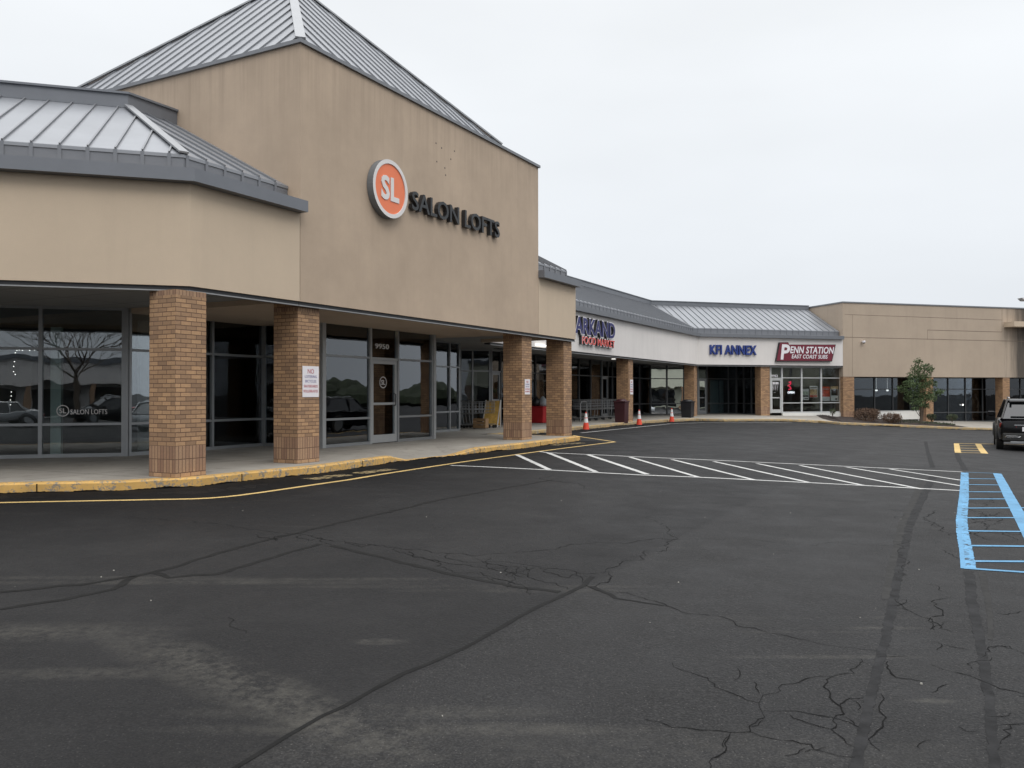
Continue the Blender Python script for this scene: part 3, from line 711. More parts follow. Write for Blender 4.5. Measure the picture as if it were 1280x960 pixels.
# ---------------------------------------------------------------- building parts
def pillar(root, F, s0, s1, d0, d1, z0, z1, base=0., top=3.02):
    mb = MB(); c = [F.p(s0, d1), F.p(s1, d1), F.p(s1, d0), F.p(s0, d0)]
    segs = [(z0, base + .068, 0), (base + .068, base + .478, 1), (base + .478, z1 - .072, 0), (z1 - .072, z1, 1)] + ([(z1, top, 0)] if top > z1 > 2.5 else [])
    k = .609 / .58
    for k_, (a, b, m) in enumerate(segs):
        u = 0
        for i in range(4):
            p, q = c[i], c[(i + 1) % 4]; Lq = round((q - p).length / .203) * .203 or .203
            v0 = a - base if k_ != 3 else .03
            if m == 1 and k_ == 1: v0 = 0.
            v1 = v0 + (b - a)
            mb.poly([Vector((*p, a)), Vector((*q, a)), Vector((*q, b)), Vector((*p, b))], uv=[(u, v0), (u + Lq, v0), (u + Lq, v1), (u, v1)], mi=m)
            u += Lq
    mb.poly([Vector((*p, z1 if z1 < 2.5 else top - .001)) for p in c], uv=[(0, 0)] * 4)
    return mb.build('brick_pillar', ['brick', 'brick_soldier'], root)

ZS = (.05, .66, 2.17, 3.02)
def storefront(root, F, d, ss, mat='alu', glass='glass', zs=ZS, doors=(), mw=.06, glasses={}, zb=0., door_mat=None, left=True, right=True):
    wins = []
    for i in range(len(ss) - 1):
        a, b = ss[i], ss[i + 1]
        if i in doors:
            dm = door_mat or mat
            g = MB(); g.fbox(F, a + .10, b - .10, d - .01, d + .0, zb + .2, 2.08)
            st = MB()
            for x0, x1 in ((a + .035, a + .12), (b - .12, b - .035)): st.fbox(F, x0, x1, d - .03, d + .03, zb + .02, 2.12)
            st.fbox(F, a + .12, b - .12, d - .03, d + .03, zb + .02, zb + .22); st.fbox(F, a + .12, b - .12, d - .03, d + .03, 2.03, 2.12); st.fbox(F, a + .12, b - .12, d - .028, d + .028, .98, 1.04)
            dr = st.build('door', dm, root); g.build('door_glass', glasses.get(i, glass), dr)
            h = MB(); h.tube([F.w(b - .17, d + .03, .95), F.w(b - .17, d + .09, .97), F.w(b - .17, d + .09, 1.25), F.w(b - .17, d + .03, 1.27)], .014, 6); h.build('handle', 'black_paint', dr)
            t = MB(); t.fbox(F, a, b, d - .006, d, 2.19, zs[-1]); wn = t.build('transom_window', glass, root)
            f = MB(); f.fbox(F, a + mw / 2, b - mw / 2, d - .05, d + .05, 2.125, 2.19); f.fbox(F, a + mw / 2, b - mw / 2, d - .05, d + .05, zs[-1] - .04, zs[-1])
            for x0, x1 in ((a - mw / 2, a + mw / 2),): f.fbox(F, x0, x1, d - .055, d + .055, zb, zs[-1])
            if i == len(ss) - 2: f.fbox(F, b - mw / 2, b + mw / 2, d - .055, d + .055, zb, zs[-1])
            f.build('frame', dm, wn); wins.append(wn); continue
        g = MB(); g.fbox(F, a + mw / 2, b - mw / 2, d - .006, d, zs[0], zs[-1] - .02); wn = g.build('window', glasses.get(i, glass), root)
        f = MB()
        f.fbox(F, a - mw / 2, a + mw / 2, d - .055, d + .055, zb, zs[-1])
        if i == len(ss) - 2 and right: f.fbox(F, b - mw / 2, b + mw / 2, d - .055, d + .055, zb, zs[-1])
        f.fbox(F, a + mw / 2, b - mw / 2, d - .05, d + .05, zb, zs[0] + .02)
        for z in zs[1:-1]: f.fbox(F, a + mw / 2, b - mw / 2, d - .05, d + .045, z - .025, z + .025)
        f.fbox(F, a + mw / 2, b - mw / 2, d - .05, d + .05, zs[-1] - .05, zs[-1])
        f.build('frame', mat, wn); wins.append(wn)
    return wins

def seg_limits(path_kinds): pass
def mansard(root, path, ends, spacing, name_s=''):
    """sheet-metal skirt: gutter box, upright band with ribs, standing-seam slope and ridge cap; ends = (cut left k-slope, cut right) handled by mitre"""
    g = MB(); sweep(g, path, [(.19, 4.50), (.19, 4.70), (.17, 4.705), (-.02, 4.70), (-.02, 4.50)]); g.build('gutter', 'gutter_metal', root)
    fr = MB(); sweep(fr, path, [(-.03, 4.60), (-.30, 4.60), (-.30, 5.03), (-.34, 5.03), (-.34, 4.55)]); 
    sl_ = MB(); sweep(sl_, path, [(-.285, 5.02), (-3.25, 6.61), (-3.25, 6.55), (-.285, 4.97)]); 
    rd = MB(); sweep(rd, path, [(-3.20, 6.59), (-3.20, 6.84), (-3.16, 6.84), (-3.16, 6.88), (-3.6, 6.88), (-3.6, 6.4)]); rd.build('ridge_flashing', 'gutter_metal', root)
    rb_, sm_ = fr, sl_
    n = len(path) - 1
    for i in range(n):
        P, Q = Vector(path[i]), Vector(path[i + 1]); e = (Q - P).normalized(); nn = Vector((e.y, -e.x)); Ln = (Q - P).length
        # how the mitre at each end moves inward with depth k
        def shift(j, base):
            if j == 0 or j == len(path) - 1: return 0.
            m = mitre(path, -1.)[j]; return (m - base).dot(e)
        a_, b_ = shift(i, P), shift(i + 1, Q)
        cnt = int(Ln / spacing); x = spacing * .5 - 3 * spacing
        while x < Ln + 3 * spacing:
            ks = [.30, 3.2]
            # need x >= a_*k and x <= Ln + b_*k
            lo, hi = .30, 3.2
            if a_ > 1e-6: hi = min(hi, x / a_)
            elif a_ < -1e-6: lo = max(lo, x / a_) if x < 0 else lo
            elif x < 0.02: hi = -1
            if b_ < -1e-6: hi = min(hi, (Ln - x) / -b_)
            elif b_ > 1e-6: lo = max(lo, (x - Ln) / b_) if x > Ln else lo
            elif x > Ln - .02: hi = -1
            if hi > lo + .08:
                A = P + e * x - nn * lo; B = P + e * x - nn * hi
                za, zb_ = 5.02 + (lo - .285) * 1.59 / 2.965, 5.02 + (hi - .285) * 1.59 / 2.965
                sm_.bar((A.x, A.y, za), (B.x, B.y, zb_), .024, .034, mi=1)
                if lo <= .31:
                    A = P + e * x - nn * .30
                    F_ = Fr(P, math.degrees(math.atan2(e.x, e.y)))
                    rb_.fbox(F_, x - .028, x + .028, -.30, -.282, 4.62, 5.025)
            x += spacing
    band = fr.build('eave_band', 'gutter_metal', root); slope = sl_.build('metal_roof', ['roof_metal', 'roof_seam'], root)
    for j in range(1, len(path) - 1):
        h = MB(); a, b = mitre(path, -.28)[j], mitre(path, -3.2)[j]
        conv = (Vector(path[j + 1]) - Vector(path[j])).normalized().cross((Vector(path[j]) - Vector(path[j - 1])).normalized()) < 0
        if conv: h.bar((a.x, a.y, 5.02), (b.x, b.y, 6.60), .15, .03, off=.02); h.build('hip_cap', 'ridge_cap', slope)
        else:
            h.bar((a.x, a.y, 5.02), (b.x, b.y, 6.60), .16, .02, off=.005); h.build('valley_flashing', 'roof_seam', slope)
            
def fascia(root, path, mat, name='fascia_wall', z1=4.66):
    f = MB(); sweep(f, path, [(0, H_S), (0, z1), (-.26, z1), (-.26, H_S)]); w_ = f.build(name, mat, root)
    t = MB(); sweep(t, path, [(-.035, 2.862), (-.035, H_S - .002), (-.25, H_S - .002), (-.25, 2.862)]); t.build('drip_edge', 'dark_trim', w_)
    t = MB(); sweep(t, path, [(-.02, 2.838), (-.02, 2.858), (-.05, 2.858), (-.05, 2.838)]); t.build('edge_trim', 'light_trim', w_)
    return w_
def soffit(root, path, depth):
    t = MB(); sweep(t, path, [(-.262, 3.02), (-.262, 3.06), (-depth, 3.06), (-depth, 3.02)]); return t.build('soffit', 'soffit', root)

# ======================= SALON BUILDING =======================
salon = thing('salon_building', (FT.p(4, -5).x, FT.p(4, -5).y, 0), 'tan stucco salon building with tall pyramid-roofed tower and brick pillars', 'shop building')
pathAB = [FA.p(-14), FA.o, FT.p(-.012)]
pathD = [FT.p(S_R + .012), FT.p(S_D)]
fascia(salon, pathAB, 'stucco_wing'); fascia(salon, pathD, 'stucco_wing')
mansard(salon, [FA.p(-14), FA.o, FT.p(-.004)], None, .385)
mansard(salon, [FT.p(S_R + .004), FT.p(S_D + .0)], None, .385)
soffit(salon, [FA.p(-14), FA.o, FT.p(S_D)], 12)
# end wall of the wing
e = MB(); e.fbox(FT, S_D - .25, S_D - .003, -3.2, -.262, H_S, 4.65); e.build('end_wall', 'stucco_wing', salon)
e = MB(); e.fbox(FT, S_R, S_D - .02, -12, -3.4, 4.4, 6.6); e.build('rear_roof', 'roof_metal', salon)
e = MB(); e.poly([Vector((*p, 6.62)) for p in mitre([FA.p(-14), FA.o, FT.p(-.004)], -3.45)] + [FT.w(-.004, -12, 6.62), FA.w(-14, -12, 6.62)]); e.build('flat_roof', 'roof_metal', salon)
# tower
LP = 7.43
tw = MB(); tw.fbox(FT, 0, S_R, -9.5, 0, H_S, H_T)
for (u, v) in ((552, 185), (568, 189), (563.5, 199), (556, 210), (557, 219), (545, 179), (546, 202)):
    s_, z_ = FT.hit(u, v, 0); tw.fbox(FT, s_ - .016, s_ + .016, -.01, .003, z_ - .016, z_ + .016, mi=1)
tower = tw.build('tower_wall', ['stucco_tower', 'dark_trim'], salon)
t = MB(); t.fbox(FT, 0, S_R, -.25, -.035, 2.862, H_S - .002); t.build('drip_edge', 'dark_trim', tower)
t = MB(); t.fbox(FT, 0, S_R, -.05, -.02, 2.838, 2.858); t.build('edge_trim', 'light_trim', tower)
t = MB(); t.fbox(FT, -.05, S_R + .05, -.30, .05, H_T, H_T + .07); t.fbox(FT, -.05, .25, -9.55, -.30, H_T, H_T + .07); t.fbox(FT, S_R - .25, S_R + .05, -9.55, -.30, H_T, H_T + .07); t.build('coping', 'roof_seam', tower)
AP = FT.w(LP / 2, -LP / 2, 11.14); zr = H_T + .06
bs_ = [FT.w(0, 0, zr), FT.w(LP, 0, zr), FT.w(LP, -LP, zr), FT.w(0, -LP, zr)]
py = MB()
for i in range(4): py.poly([bs_[i], bs_[(i + 1) % 4], AP])
py.poly(bs_[::-1]); se = py
for i in range(4):
    a, b = bs_[i], bs_[(i + 1) % 4]; e_ = (b - a).normalized(); mid = (a + b) / 2; Lb = (b - a).length; n_s = 18
    nrm = (b - a).cross(AP - a).normalized(); nrm = nrm if nrm.z > 0 else -nrm
    for k in range(1, n_s + 1):
        x = Lb * (k - .5) / n_s; f = min(x, Lb - x) / (Lb / 2); p = a + e_ * x; q = p.lerp(p + (AP - mid), f * .985)
        se.bar(p, q, .026, .028, upv=nrm, mi=1)
pyr = se.build('pyramid_roof', ['roof_metal', 'roof_seam'], salon)
for i in range(4):
    h = MB(); h.bar(bs_[i] + Vector((0, 0, .02)), AP, .18, .035); h.build('hip_cap', 'ridge_cap', pyr)
# pillars
for (s0, d1) in ((-2.745, .05), (.078, -.13), (8.80, -.13), (11.49, -.13)):
    pillar(salon, FT, s0, s0 + .58, d1 - .58, d1, -.12, H_P, 0., 2.838 if s0 < 0 else 3.02)
# storefronts
dA = -4.95; QA = None
sA = [FA.S(u, dA) for u in (52,)]
dB = -4.6
sQ = FA.S(156, dA)
def inv(F, P): v = Vector(P[:2]) - F.o; return v.dot(F.e), v.dot(F.n)
s_l = FA.S(51, dA); wdt = sQ - s_l
storefront(salon, FA, dA, [s_l - 2 * wdt, s_l - wdt, s_l, sQ - .02], mw=.07)
cm = MB(); cm.fbox(FA, sQ + .016, sQ + .075, dA - .06, dA + .06, 0, 3.02); cm.build('corner_mullion', 'alu', salon)
qw = FA.p(sQ + .1, dA); sB0, dB = inv(FT, qw)
dB = -4.6
xs = [FT.S(161, dB), None, FT.S(264.4, dB), FT.S(329.3, dB), FT.S(340.2, dB)]; xs[1] = (xs[0] + xs[2]) / 2
sEnt = FT.S(403, -2.72); xs.append(sEnt)
storefront(salon, FT, dB, xs, mw=.06)
FR1 = Fr(FT.p(sEnt, -2.72), TH + 90)   # return pane, running outward
rt = MB(); rt.fbox(FT, sEnt - .008, sEnt, dB + .06, -2.78, .06, 2.98); wn = rt.build('window', 'glass', salon)
f = MB(); [f.fbox(FT, sEnt - .03, sEnt + .03, dB + .06, -2.78, a, b) for a, b in ((0, .07), (.635, .685), (2.145, 2.195), (2.95, 3.0))]; f.fbox(FT, sEnt - .028, sEnt + .028, dB + .058, dB + .10, .0, 3.0); f.build('frame', 'alu', wn)
cm = MB(); cm.fbox(FT, sEnt - .06, sEnt + .06, -2.78, -2.66, 0, 3.02); cm.build('corner_mullion', 'alu_mid', salon)
xe = [sEnt + .03] + [FT.S(u, -2.72) for u in (462, 496, 539)]
storefront(salon, FT, -2.72, xe, mat='alu', doors=(1,), mw=.07, door_mat='alu_mid')
cm = MB(); cm.fbox(FT, xe[-1] + .036, xe[-1] + .14, -2.79, -2.65, 0, 3.02); cm.build('corner_mullion', 'alu_mid', salon)
dD = -4.85; xd = [xe[-1] + .09, FT.S(543, dD), FT.S(561, dD), FT.S(573, dD)]
rt = MB(); rt.fbox(FT, xe[-1] + .09, xe[-1] + .098, dD + .06, -2.8, .06, 2.98); wn = rt.build('window', 'glass', salon)
f = MB(); [f.fbox(FT, xe[-1] + .07, xe[-1] + .12, dD + .06, -2.8, a, b) for a, b in ((0, .07), (.635, .685), (2.145, 2.195), (2.95, 3.0))]; f.fbox(FT, xe[-1] + .072, xe[-1] + .118, dD + .058, dD + .10, .0, 3.0); f.build('frame', 'alu', wn)
storefront(salon, FT, dD, [xd[0] + 0.0, (xd[0] + xd[1]) / 2, xd[1], xd[2], xd[3]], mw=.06)
# interior shell
iw = MB(); sweep(iw, [FA.p(-14), FA.o, FT.p(13.2)], [(-11.8, 0), (-11.8, 3.02), (-11.9, 3.02), (-11.9, 0)])
iw.fbox(FT, 13.2, 13.3, -12, dD - .06, 0, 3.02); iw.fbox(FA, -14.1, -14, -12, dA, 0, 3.02); iw.build('interior_wall', 'interior_wall', salon)
fl = MB(); fl.poly([FA.w(-14, dA - .06, .012), FA.w(sQ, dA - .06, .012), FT.w(xs[0], -4.68, .012), FT.w(sEnt + .03, -4.68, .012), FT.w(sEnt + .03, -2.8, .012), FT.w(xe[-1] + .05, -2.8, .012), FT.w(xe[-1] + .05, dD - .06, .012), FT.w(13.2, dD - .06, .012), FT.w(13.2, -11.8, .012), FA.w(-5, -11.8, .012), FA.w(-14, -11.8, .012)]); fl.build('interior_floor', 'interior_floor', salon)
ic = MB(); s_, z_ = FA.hit(72, 480, dA - .3); ic.fbox(FA, s_ - .10, s_ + .09, dA - .36, dA - .16, .0, 2.62); ic.build('interior_column', 'mint', salon)
for u in (352, 434, 521): ic = MB(); s_ = FT.S(u, -5.6); ic.fbox(FT, s_ - .06, s_ + .06, -5.9, -5.6, 0, 3.02); ic.build('interior_post', 'interior_pale', salon)
for u in (470, 486, 492): ic = MB(); s_ = FT.S(u, -4.2); ic.fbox(FT, s_ - .03, s_ + .03, -4.3, -4.2, 0, 3.02); ic.build('interior_post', 'interior_pale', salon)
for a_, b_, c_ in ((1.2, 2.6, -5.9), (3.2, 3.9, -5.6), (4.4, 5.4, -6.8), (7.0, 8.2, -6.5)): ip = MB(); ip.fbox(FT, a_, b_, c_, c_ + .1, 0, 3.02); ip.build('interior_or_added_partition', 'interior_pale', salon)  # pale partitions behind the bay left of the entrance are added to lighten it
def downlight(root, F, u, v, d, mat='lamp_warm', r=.085, z=2.90):
    P = at_z(u, v, z); s_, dd = inv(F, P); m = MB(); m.lathe((P.x, P.y, z - .012), [(r, 0), (r, .008), (r * .9, .01)], 14); return m.build('ceiling_light', mat, root)
for u, v in ((417, 407.5), (484, 414.5), (296, 411)): downlight(salon, FT, u, v, 0)
for u, v in ((613, 424.5), (626, 436)):
    vt = MB(); P = at_z(u, v, 3.016); s_, d_ = inv(FT, P); vt.fbox(FT, s_ - .35, s_ + .35, d_ - .12, d_ + .12, 3.0, 3.018); vt.build('soffit_vent', 'dark_trim', salon)
# lettering on the glass
s_a, z_a = FA.hit(88, 518, dA + .008); s_b, z_b = FA.hit(134, 510.5, dA + .008)
tx = MB(); add_text(tx, FA, 'SALON LOFTS', s_a, s_b, z_a, z_a + .10, dA + .003, dA + .006, off=.004); tx.build('window_lettering', 'sign_white', salon)
def logo(root, F, u, v, d, r, txtr, name='door_emblem'):
    s_, z_ = F.hit(u, v, d); m = MB(); n = 28
    for k in range(n):
        a, b = 2 * math.pi * k / n, 2 * math.pi * (k + 1) / n
        m.poly([F.w(s_ + math.cos(t) * q, d, z_ + math.sin(t) * q) for t, q in ((a, r), (b, r), (b, r * .86), (a, r * .86))])
    add_text(m, F, 'SL', s_ - r * .55, s_ + r * .55, z_ - r * .42, z_ + r * .42, d, d + .003, off=.01); m.build(name, 'sign_white', root)
logo(salon, FA, 78.5, 513.5, dA + .006, .115, 0, 'window_emblem'); logo(salon, FT, 479, 478, -2.72 + .012, .15, 0)
s_a, z_a = FT.hit(469, 435.5, -2.71); s_b, _ = FT.hit(486, 435.5, -2.71)
tx = MB(); add_text(tx, FT, '9950', s_a, s_b, z_a, z_a + .13, -2.715, -2.70, off=.01); tx.build('street_number', 'sign_white', salon)

# ======================= MARKET BUILDING =======================
market = thing('market_building', (FE.p(-5, -6).x, FE.p(-5, -6).y, 0), 'long white stucco market building with grey metal skirt roof bending round the corner', 'shop building')
pE = [FE.p(E0 + .01), Kp, FF.p(SF - .01)]
fascia(market, pE, 'stucco_white'); mansard(market, [FE.p(E0 + .01), Kp, FF.p(SF - .05)], None, .42)
soffit(market, pE, 10)
e = MB(); e.poly([Vector((*p, 6.62)) for p in mitre(pE, -3.45)] + [FF.w(SF - .01, -12, 6.62), FE.w(4, -12, 6.62), FE.w(E0, -12, 6.62)]); e.build('flat_roof', 'roof_metal', market)
P5 = inv(FE, at_depth(785.5, 500, 38.6)); P6 = FE.S(867.8, -.13); P5s = FE.S(785.6, -.13)
pillar(market, FE, P5s, P5s + .58, -.71, -.13, -.3, H_P); pillar(market, FE, P6, P6 + .58, -.71, -.13, -.4, H_P)
P7 = FF.S(951, -.13); pillar(market, FF, P7, P7 + .60, -.73, -.13, -.4, H_P)
dM = -3.3
xm = [FE.S(u, dM) for u in (613.5, 625)]; xq = [FE.S(u, dM) for u in (723.3, 738, 751.8, 759.5, 765)]
n_m = 5; mid_ = [xm[1] + (xq[0] - xm[1]) * k / n_m for k in range(1, n_m)]
xE = xm + mid_ + xq + [FE.S(772, dM), FE.S(786, dM), FE.S(799, dM), 1.41 - .06]
storefront(market, FE, dM, xE, mat='alu_dark', glass='glass_dim', doors=(0, len(xm + mid_) + 2), door_mat='alu')
sQ1 = FF.S(813, dM)
xF = [sQ1] + [FF.S(u, dM) for u in (833.5, 855, 872, 883.4, 910.2)] + [P7 + .30]
storefront(market, FF, dM, xF, mat='alu_dark', glass='glass_dim', glasses={0: 'glass_film', 1: 'glass_film', 3: 'glass_film'}, doors=(3,), door_mat='alu', mw=.07)
dP = -.36
xP = [FF.S(u, dP) for u in (962.8, 977, 1001.6, 1026, 1051)]
storefront(market, FF, dP, xP, mat='alu_white', glass='glass_clear', doors=(0,), mw=.10, zb=.10, zs=(.16, .70, 2.19, 2.83))
bp = MB(); bp.hexa([FF.w(xP[1], dP - .04, -.3), FF.w(xP[1], dP + .09, -.3), FF.w(xP[-1] + .05, dP + .09, -.45), FF.w(xP[-1] + .05, dP - .04, -.45), FF.w(xP[1], dP - .04, .098), FF.w(xP[1], dP + .09, .098), FF.w(xP[-1] + .05, dP + .09, .098), FF.w(xP[-1] + .05, dP - .04, .098)]); bp.build('window_base', 'white_panel', market)
rw = MB(); rw.fbox(FF, xP[-1] + .055, SF - .01, -9.8, -.3, -.4, 3.02); rw.build('return_wall', 'stucco_far', market)
FSd = Fr(FF.p(P7 + .33, dM), TH + 135); storefront(market, FSd, 0, [.06, .85, 1.7, 2.5], mat='alu_dark', glass='glass_dim', mw=.07)
rw = MB(); rw.fbox(FF, P7 + .30, P7 + .42, -9.79, -3.4, -.2, 3.02); rw.build('side_wall', 'interior_wall', market)
# angled shopfront next to the salon
FW = Fr(FE.p(xm[0] - .05, dM + .02), TH + 45); 
xw = [FW.S(u) for u in (545, 575.5, 590.5, 612)]
storefront(market, FW, 0, [xw[0] - 1, xw[0], xw[1], xw[2], xw[3]], mat='alu', glass='glass_dim')
iw = MB(); iw.fbox(FE, E0 - 3, 1.5, -9.9, -9.8, 0, 3.02); iw.fbox(FF, -1, SF, -9.9, -9.8, 0, 3.02); iw.fbox(FW, xw[0] - 1.1, xw[0] - 1, -3, 0, 0, 3.02); iw.build('interior_wall', 'interior_wall', market)
fl = MB(); fl.poly([FE.w(E0 - 2, dM - .06, .015), FE.w(1.36, dM - .06, .015), FF.w(P7 + .3, dM - .06, .04), FF.w(P7 + .42, dP - .06, .09), FF.w(SF - .1, dP - .06, .09), FF.w(SF - .1, -9.8, .09), FE.w(5, -9.8, .015), FE.w(E0 - 2, -9.8, .015)]); fl.build('interior_floor', 'interior_floor', market)
for u0, u1, k_ in ((893, 903.5, .5), (909, 914, .9)): ip = MB(); ip.fbox(FF, FF.S(u0, dM), FF.S(u1, dM), dM - k_ - .05, dM - k_, .05, 2.1); ip.build('reflection_panel', 'mint', market)  # added pale panels stand in for a pale reflection in the shop glass
ip = MB(); ip.fbox(FE, xm[0] - .5, xm[1] + 1.2, dM - 1.9, dM - 1.8, 0, 2.3); ip.build('interior_or_added_partition', 'interior_pale', market)
for u, v in ((617, 444.3), (628, 444.5), (619, 448.5), (625, 450.3), (677, 432)):
    P = at_z(u, v, 2.99); s_, d_ = inv(FE, P); it = MB(); it.fbox(FE, s_ - .4, s_ + .4, d_ - .04, d_ + .04, 2.98, 3.015); it.build('ceiling_tube', 'lamp_white', market)
for u, v in ((924, 461.5), (930, 461.5), (926.5, 465), (932, 465), (1023, 463.5), (767, 448.5)): downlight(market, FF, u, v, 0, 'lamp_white', .10 if u < 1000 else .12)
wt = MB(); s_, z_ = FF.hit(964.2, 471.3, dP + .02); s2_, z2_ = FF.hit(972.4, 468.3, dP + .02); add_text(wt, FF, '9962', s_, s2_, z_, z2_, dP + .01, dP + .02, off=.02); wt.build('street_number', 'notice_white', market)
dl = MB()
for (v0, v1, u0, u1) in ((477.5, 480.6, 964.3, 973.5), (482, 482.9, 964.8, 973), (483.7, 484.5, 965.3, 972.5), (485.3, 486, 965.8, 972.2), (487, 487.6, 965.2, 972.6), (490.2, 490.8, 967.3, 969.5)):
    a, z0 = FF.hit(u0, v1, dP + .006); b, z1 = FF.hit(u1, v0, dP + .006)
    n = 5 if v1 - v0 > 2 else 7
    for k in range(n):
        if k % 3 != 2 or n == 5: dl.fbox(FF, a + (b - a) * k / n, a + (b - a) * (k + .72) / n, dP + .003, dP + .006, z0, z1)
dl.build('door_lettering', 'notice_white', market)

# ======================= FAR TAN BUILDING =======================
far = thing('corner_building', (FG.p(8, -6).x, FG.p(8, -6).y, -.6), 'plain tan stucco building with dark windows behind the small tree', 'shop building')
zG = 2.27
g = MB(); g.fbox(FG, 0, 26, -14, 0, zG, 6.72); gw = g.build('upper_wall', 'stucco_stain_shade', far)
g = MB(); g.fbox(FG, -.04, 26, -14, .04, 6.72, 6.80); g.build('coping', 'roof_seam', gw)
jt = MB()
def jline(u0, v0, u1, v1, wd=.03):
    a, za = FG.hit(u0, v0, 0); b, zb_ = FG.hit(u1, v1, 0)
    A, B = FG.w(a, .0015, za), FG.w(b, .0015, zb_); jt.bar(A, B, wd, .004, upv=Vector((*FG.n, 0)), off=-.001)
jline(1056, 393, 1253, 400, .02); jline(1055, 421.4, 1290, 427); jline(1159.3, 412.5, 1252.5, 415); jline(1159.3, 412.5, 1159.3, 424.5, .02); jline(1252.5, 385.5, 1252.5, 415, .02); jline(1065.5, 393, 1065.5, 470, .012)
jt.build('control_joints', 'joint', gw)
pillar(far, FG, .02, .80, -.80, -.02, -1., zG - .0, -.30)
for u in (1157.5, 1253.5): s_ = FG.S(u, -.02); pillar(far, FG, s_, s_ + .56, -.6, -.02, -1.2, zG, -.5 if u < 1200 else -.66)
dG = -1.25; zsG = (-.55, .02, 1.52, zG)
xg = [.55] + [FG.S(u, dG) for u in (1092.6, 1115.4, 1137, 1161, 1184.6, 1206.2, 1227.6, 1249, 1275, 1300)]
storefront(far, FG, dG, xg, mat='alu_dark', glass='glass_dim', zs=zsG, zb=-.9, mw=.05)
iw = MB(); iw.fbox(FG, 0.05, 25, -8, -7.9, -.9, zG); iw.fbox(FG, 0.05, .15, -8, -1.3, -.9, zG); iw.build('interior_wall', 'interior_wall', far)
fl = MB(); fl.fbox(FG, .15, 25, -7.9, dG - .06, -.9, -.56); fl.build('interior_floor', 'interior_floor', far)
for u, v in ((1095.5, 489), (1109.3, 489)):
    P = at_depth(u, v, 54.5); m = MB(); m.lathe((P.x, P.y, P.z), [(.04, 0), (.075, .03), (.075, .09), (.01, .12)], 10); m.tube([(P.x, P.y, P.z + .12), (P.x, P.y, zG)], .004, 4); m.build('pendant_light', 'lamp_white', far)
P = at_depth(1203.5, 507, 54.8); m = MB(); m.lathe(P, [(.03, 0), (.05, .05), (.03, .1)], 8); m.build('lamp', 'lamp_white', far)
s_, z0 = FG.hit(1268, 408, .8); _, z1 = FG.hit(1268, 401.5, .8)
cn = MB(); cn.fbox(FG, s_, s_ + 7, .0 + .003, .8, z0, z1); cn.build('projecting_ledge', 'stucco_wing', far)
# ======================= SIGNS =======================
def split_text(F, txt, s0, s1, z0, z1, d0, d1, off=0., shear=0.):
    """each glyph of a line as its own MB"""
    v, f = glyphs(txt, off, shear); par = list(range(len(v)))
    def fd(a):
        while par[a] != a: par[a] = par[par[a]]; a = par[a]
        return a
    for q in f:
        for k in q[1:]: par[fd(k)] = fd(q[0])
    xs = [p.x for p in v]; ys = [p.y for p in v]; x0, x1, y0, y1 = min(xs), max(xs), min(ys), max(ys)
    # glyph faces and sides can be unwelded: group by x-overlap
    comps = {}
    for i in range(len(v)): comps.setdefault(fd(i), []).append(i)
    spans = sorted([[min(v[i].x for i in c), max(v[i].x for i in c), c] for c in comps.values()], key=lambda t: (t[0] + t[1]))
    groups = []
    for a, b, c in spans:
        for g in groups:
            ov = min(b, g[1]) - max(a, g[0])
            if ov > .6 * min(b - a, g[1] - g[0]): g[0] = min(a, g[0]); g[1] = max(b, g[1]); g[2] += c; break
        else: groups.append([a, b, list(c)])
    res = []
    for a, b, c in groups:
        st = set(c); mb = MB()
        for q in f:
            if q[0] in st: mb.poly([F.w(s0 + (v[k].x - x0) / (x1 - x0) * (s1 - s0), d0 + (v[k].z + .5) * (d1 - d0), z0 + (v[k].y - y0) / (y1 - y0) * (z1 - z0)) for k in q], mi=0 if all(v[k].z > .4 for k in q) else 1)
        res.append(mb)
    return res
# round sign
d0 = .16; s_, z_ = FT.hit(488.7, 236.2, d0); RR = 36.4 / FPX * FT.w(s_, d0, 0).y
sgn = thing('round_sign', FT.w(s_, 0, z_), 'round orange illuminated sign with white rim and letters SL on the tower', 'sign')
def disc(F, s_, z_, r, d0, d1, n=48, rin=0., mi=(0, 0)):
    m = MB(); A = [(math.cos(2 * math.pi * k / n), math.sin(2 * math.pi * k / n)) for k in range(n)]
    for k in range(n):
        a, b = A[k], A[(k + 1) % n]
        def W(q, rr, d): return F.w(s_ + q[0] * rr, d, z_ + q[1] * rr)
        m.poly([W(a, r, d0), W(b, r, d0), W(b, r, d1), W(a, r, d1)], mi=mi[0])
        if rin: m.poly([W(a, r, d1), W(b, r, d1), W(b, rin, d1), W(a, rin, d1)], mi=mi[1]); m.poly([W(a, rin, d1), W(b, rin, d1), W(b, rin, d0), W(a, rin, d0)], mi=mi[1])
    if not rin: m.poly([F.w(s_ + q[0] * r, d1, z_ + q[1] * r) for q in A], mi=mi[1])
    return m
disc(FT, s_, z_, RR, .01, d0, rin=RR * .86, mi=(0, 1)).build('rim', ['sign_grey', 'sign_white'], sgn)
disc(FT, s_, z_, RR * .86, .02, d0 - .02).build('face', 'orange_sign', sgn)
for m in split_text(FT, 'SL', s_ - RR * .52, s_ + RR * .50, z_ - RR * .42, z_ + RR * .42, d0 - .018, d0 - .005, off=.035): m.build('letter', ['sign_white', 'sign_white'], sgn)
sA_, zA = FT.hit(516.5, 262.5, .14); sB_, zB = FT.hit(626, 297, .14); _, zT = FT.hit(521, 238.5, .14); _, zT2 = FT.hit(621, 276.5, .14)
nm = thing('channel_letter_sign', FT.w((sA_ + sB_) / 2, 0, (zA + zB) / 2), 'black raised letters reading SALON LOFTS across the tower wall', 'sign')
for m in split_text(FT, 'SALON LOFTS', sA_, sB_, (zA + zB) / 2, (zT + zT2) / 2, .02, .115, off=.014): m.build('letter', ['letter_black', 'letter_side'], nm)
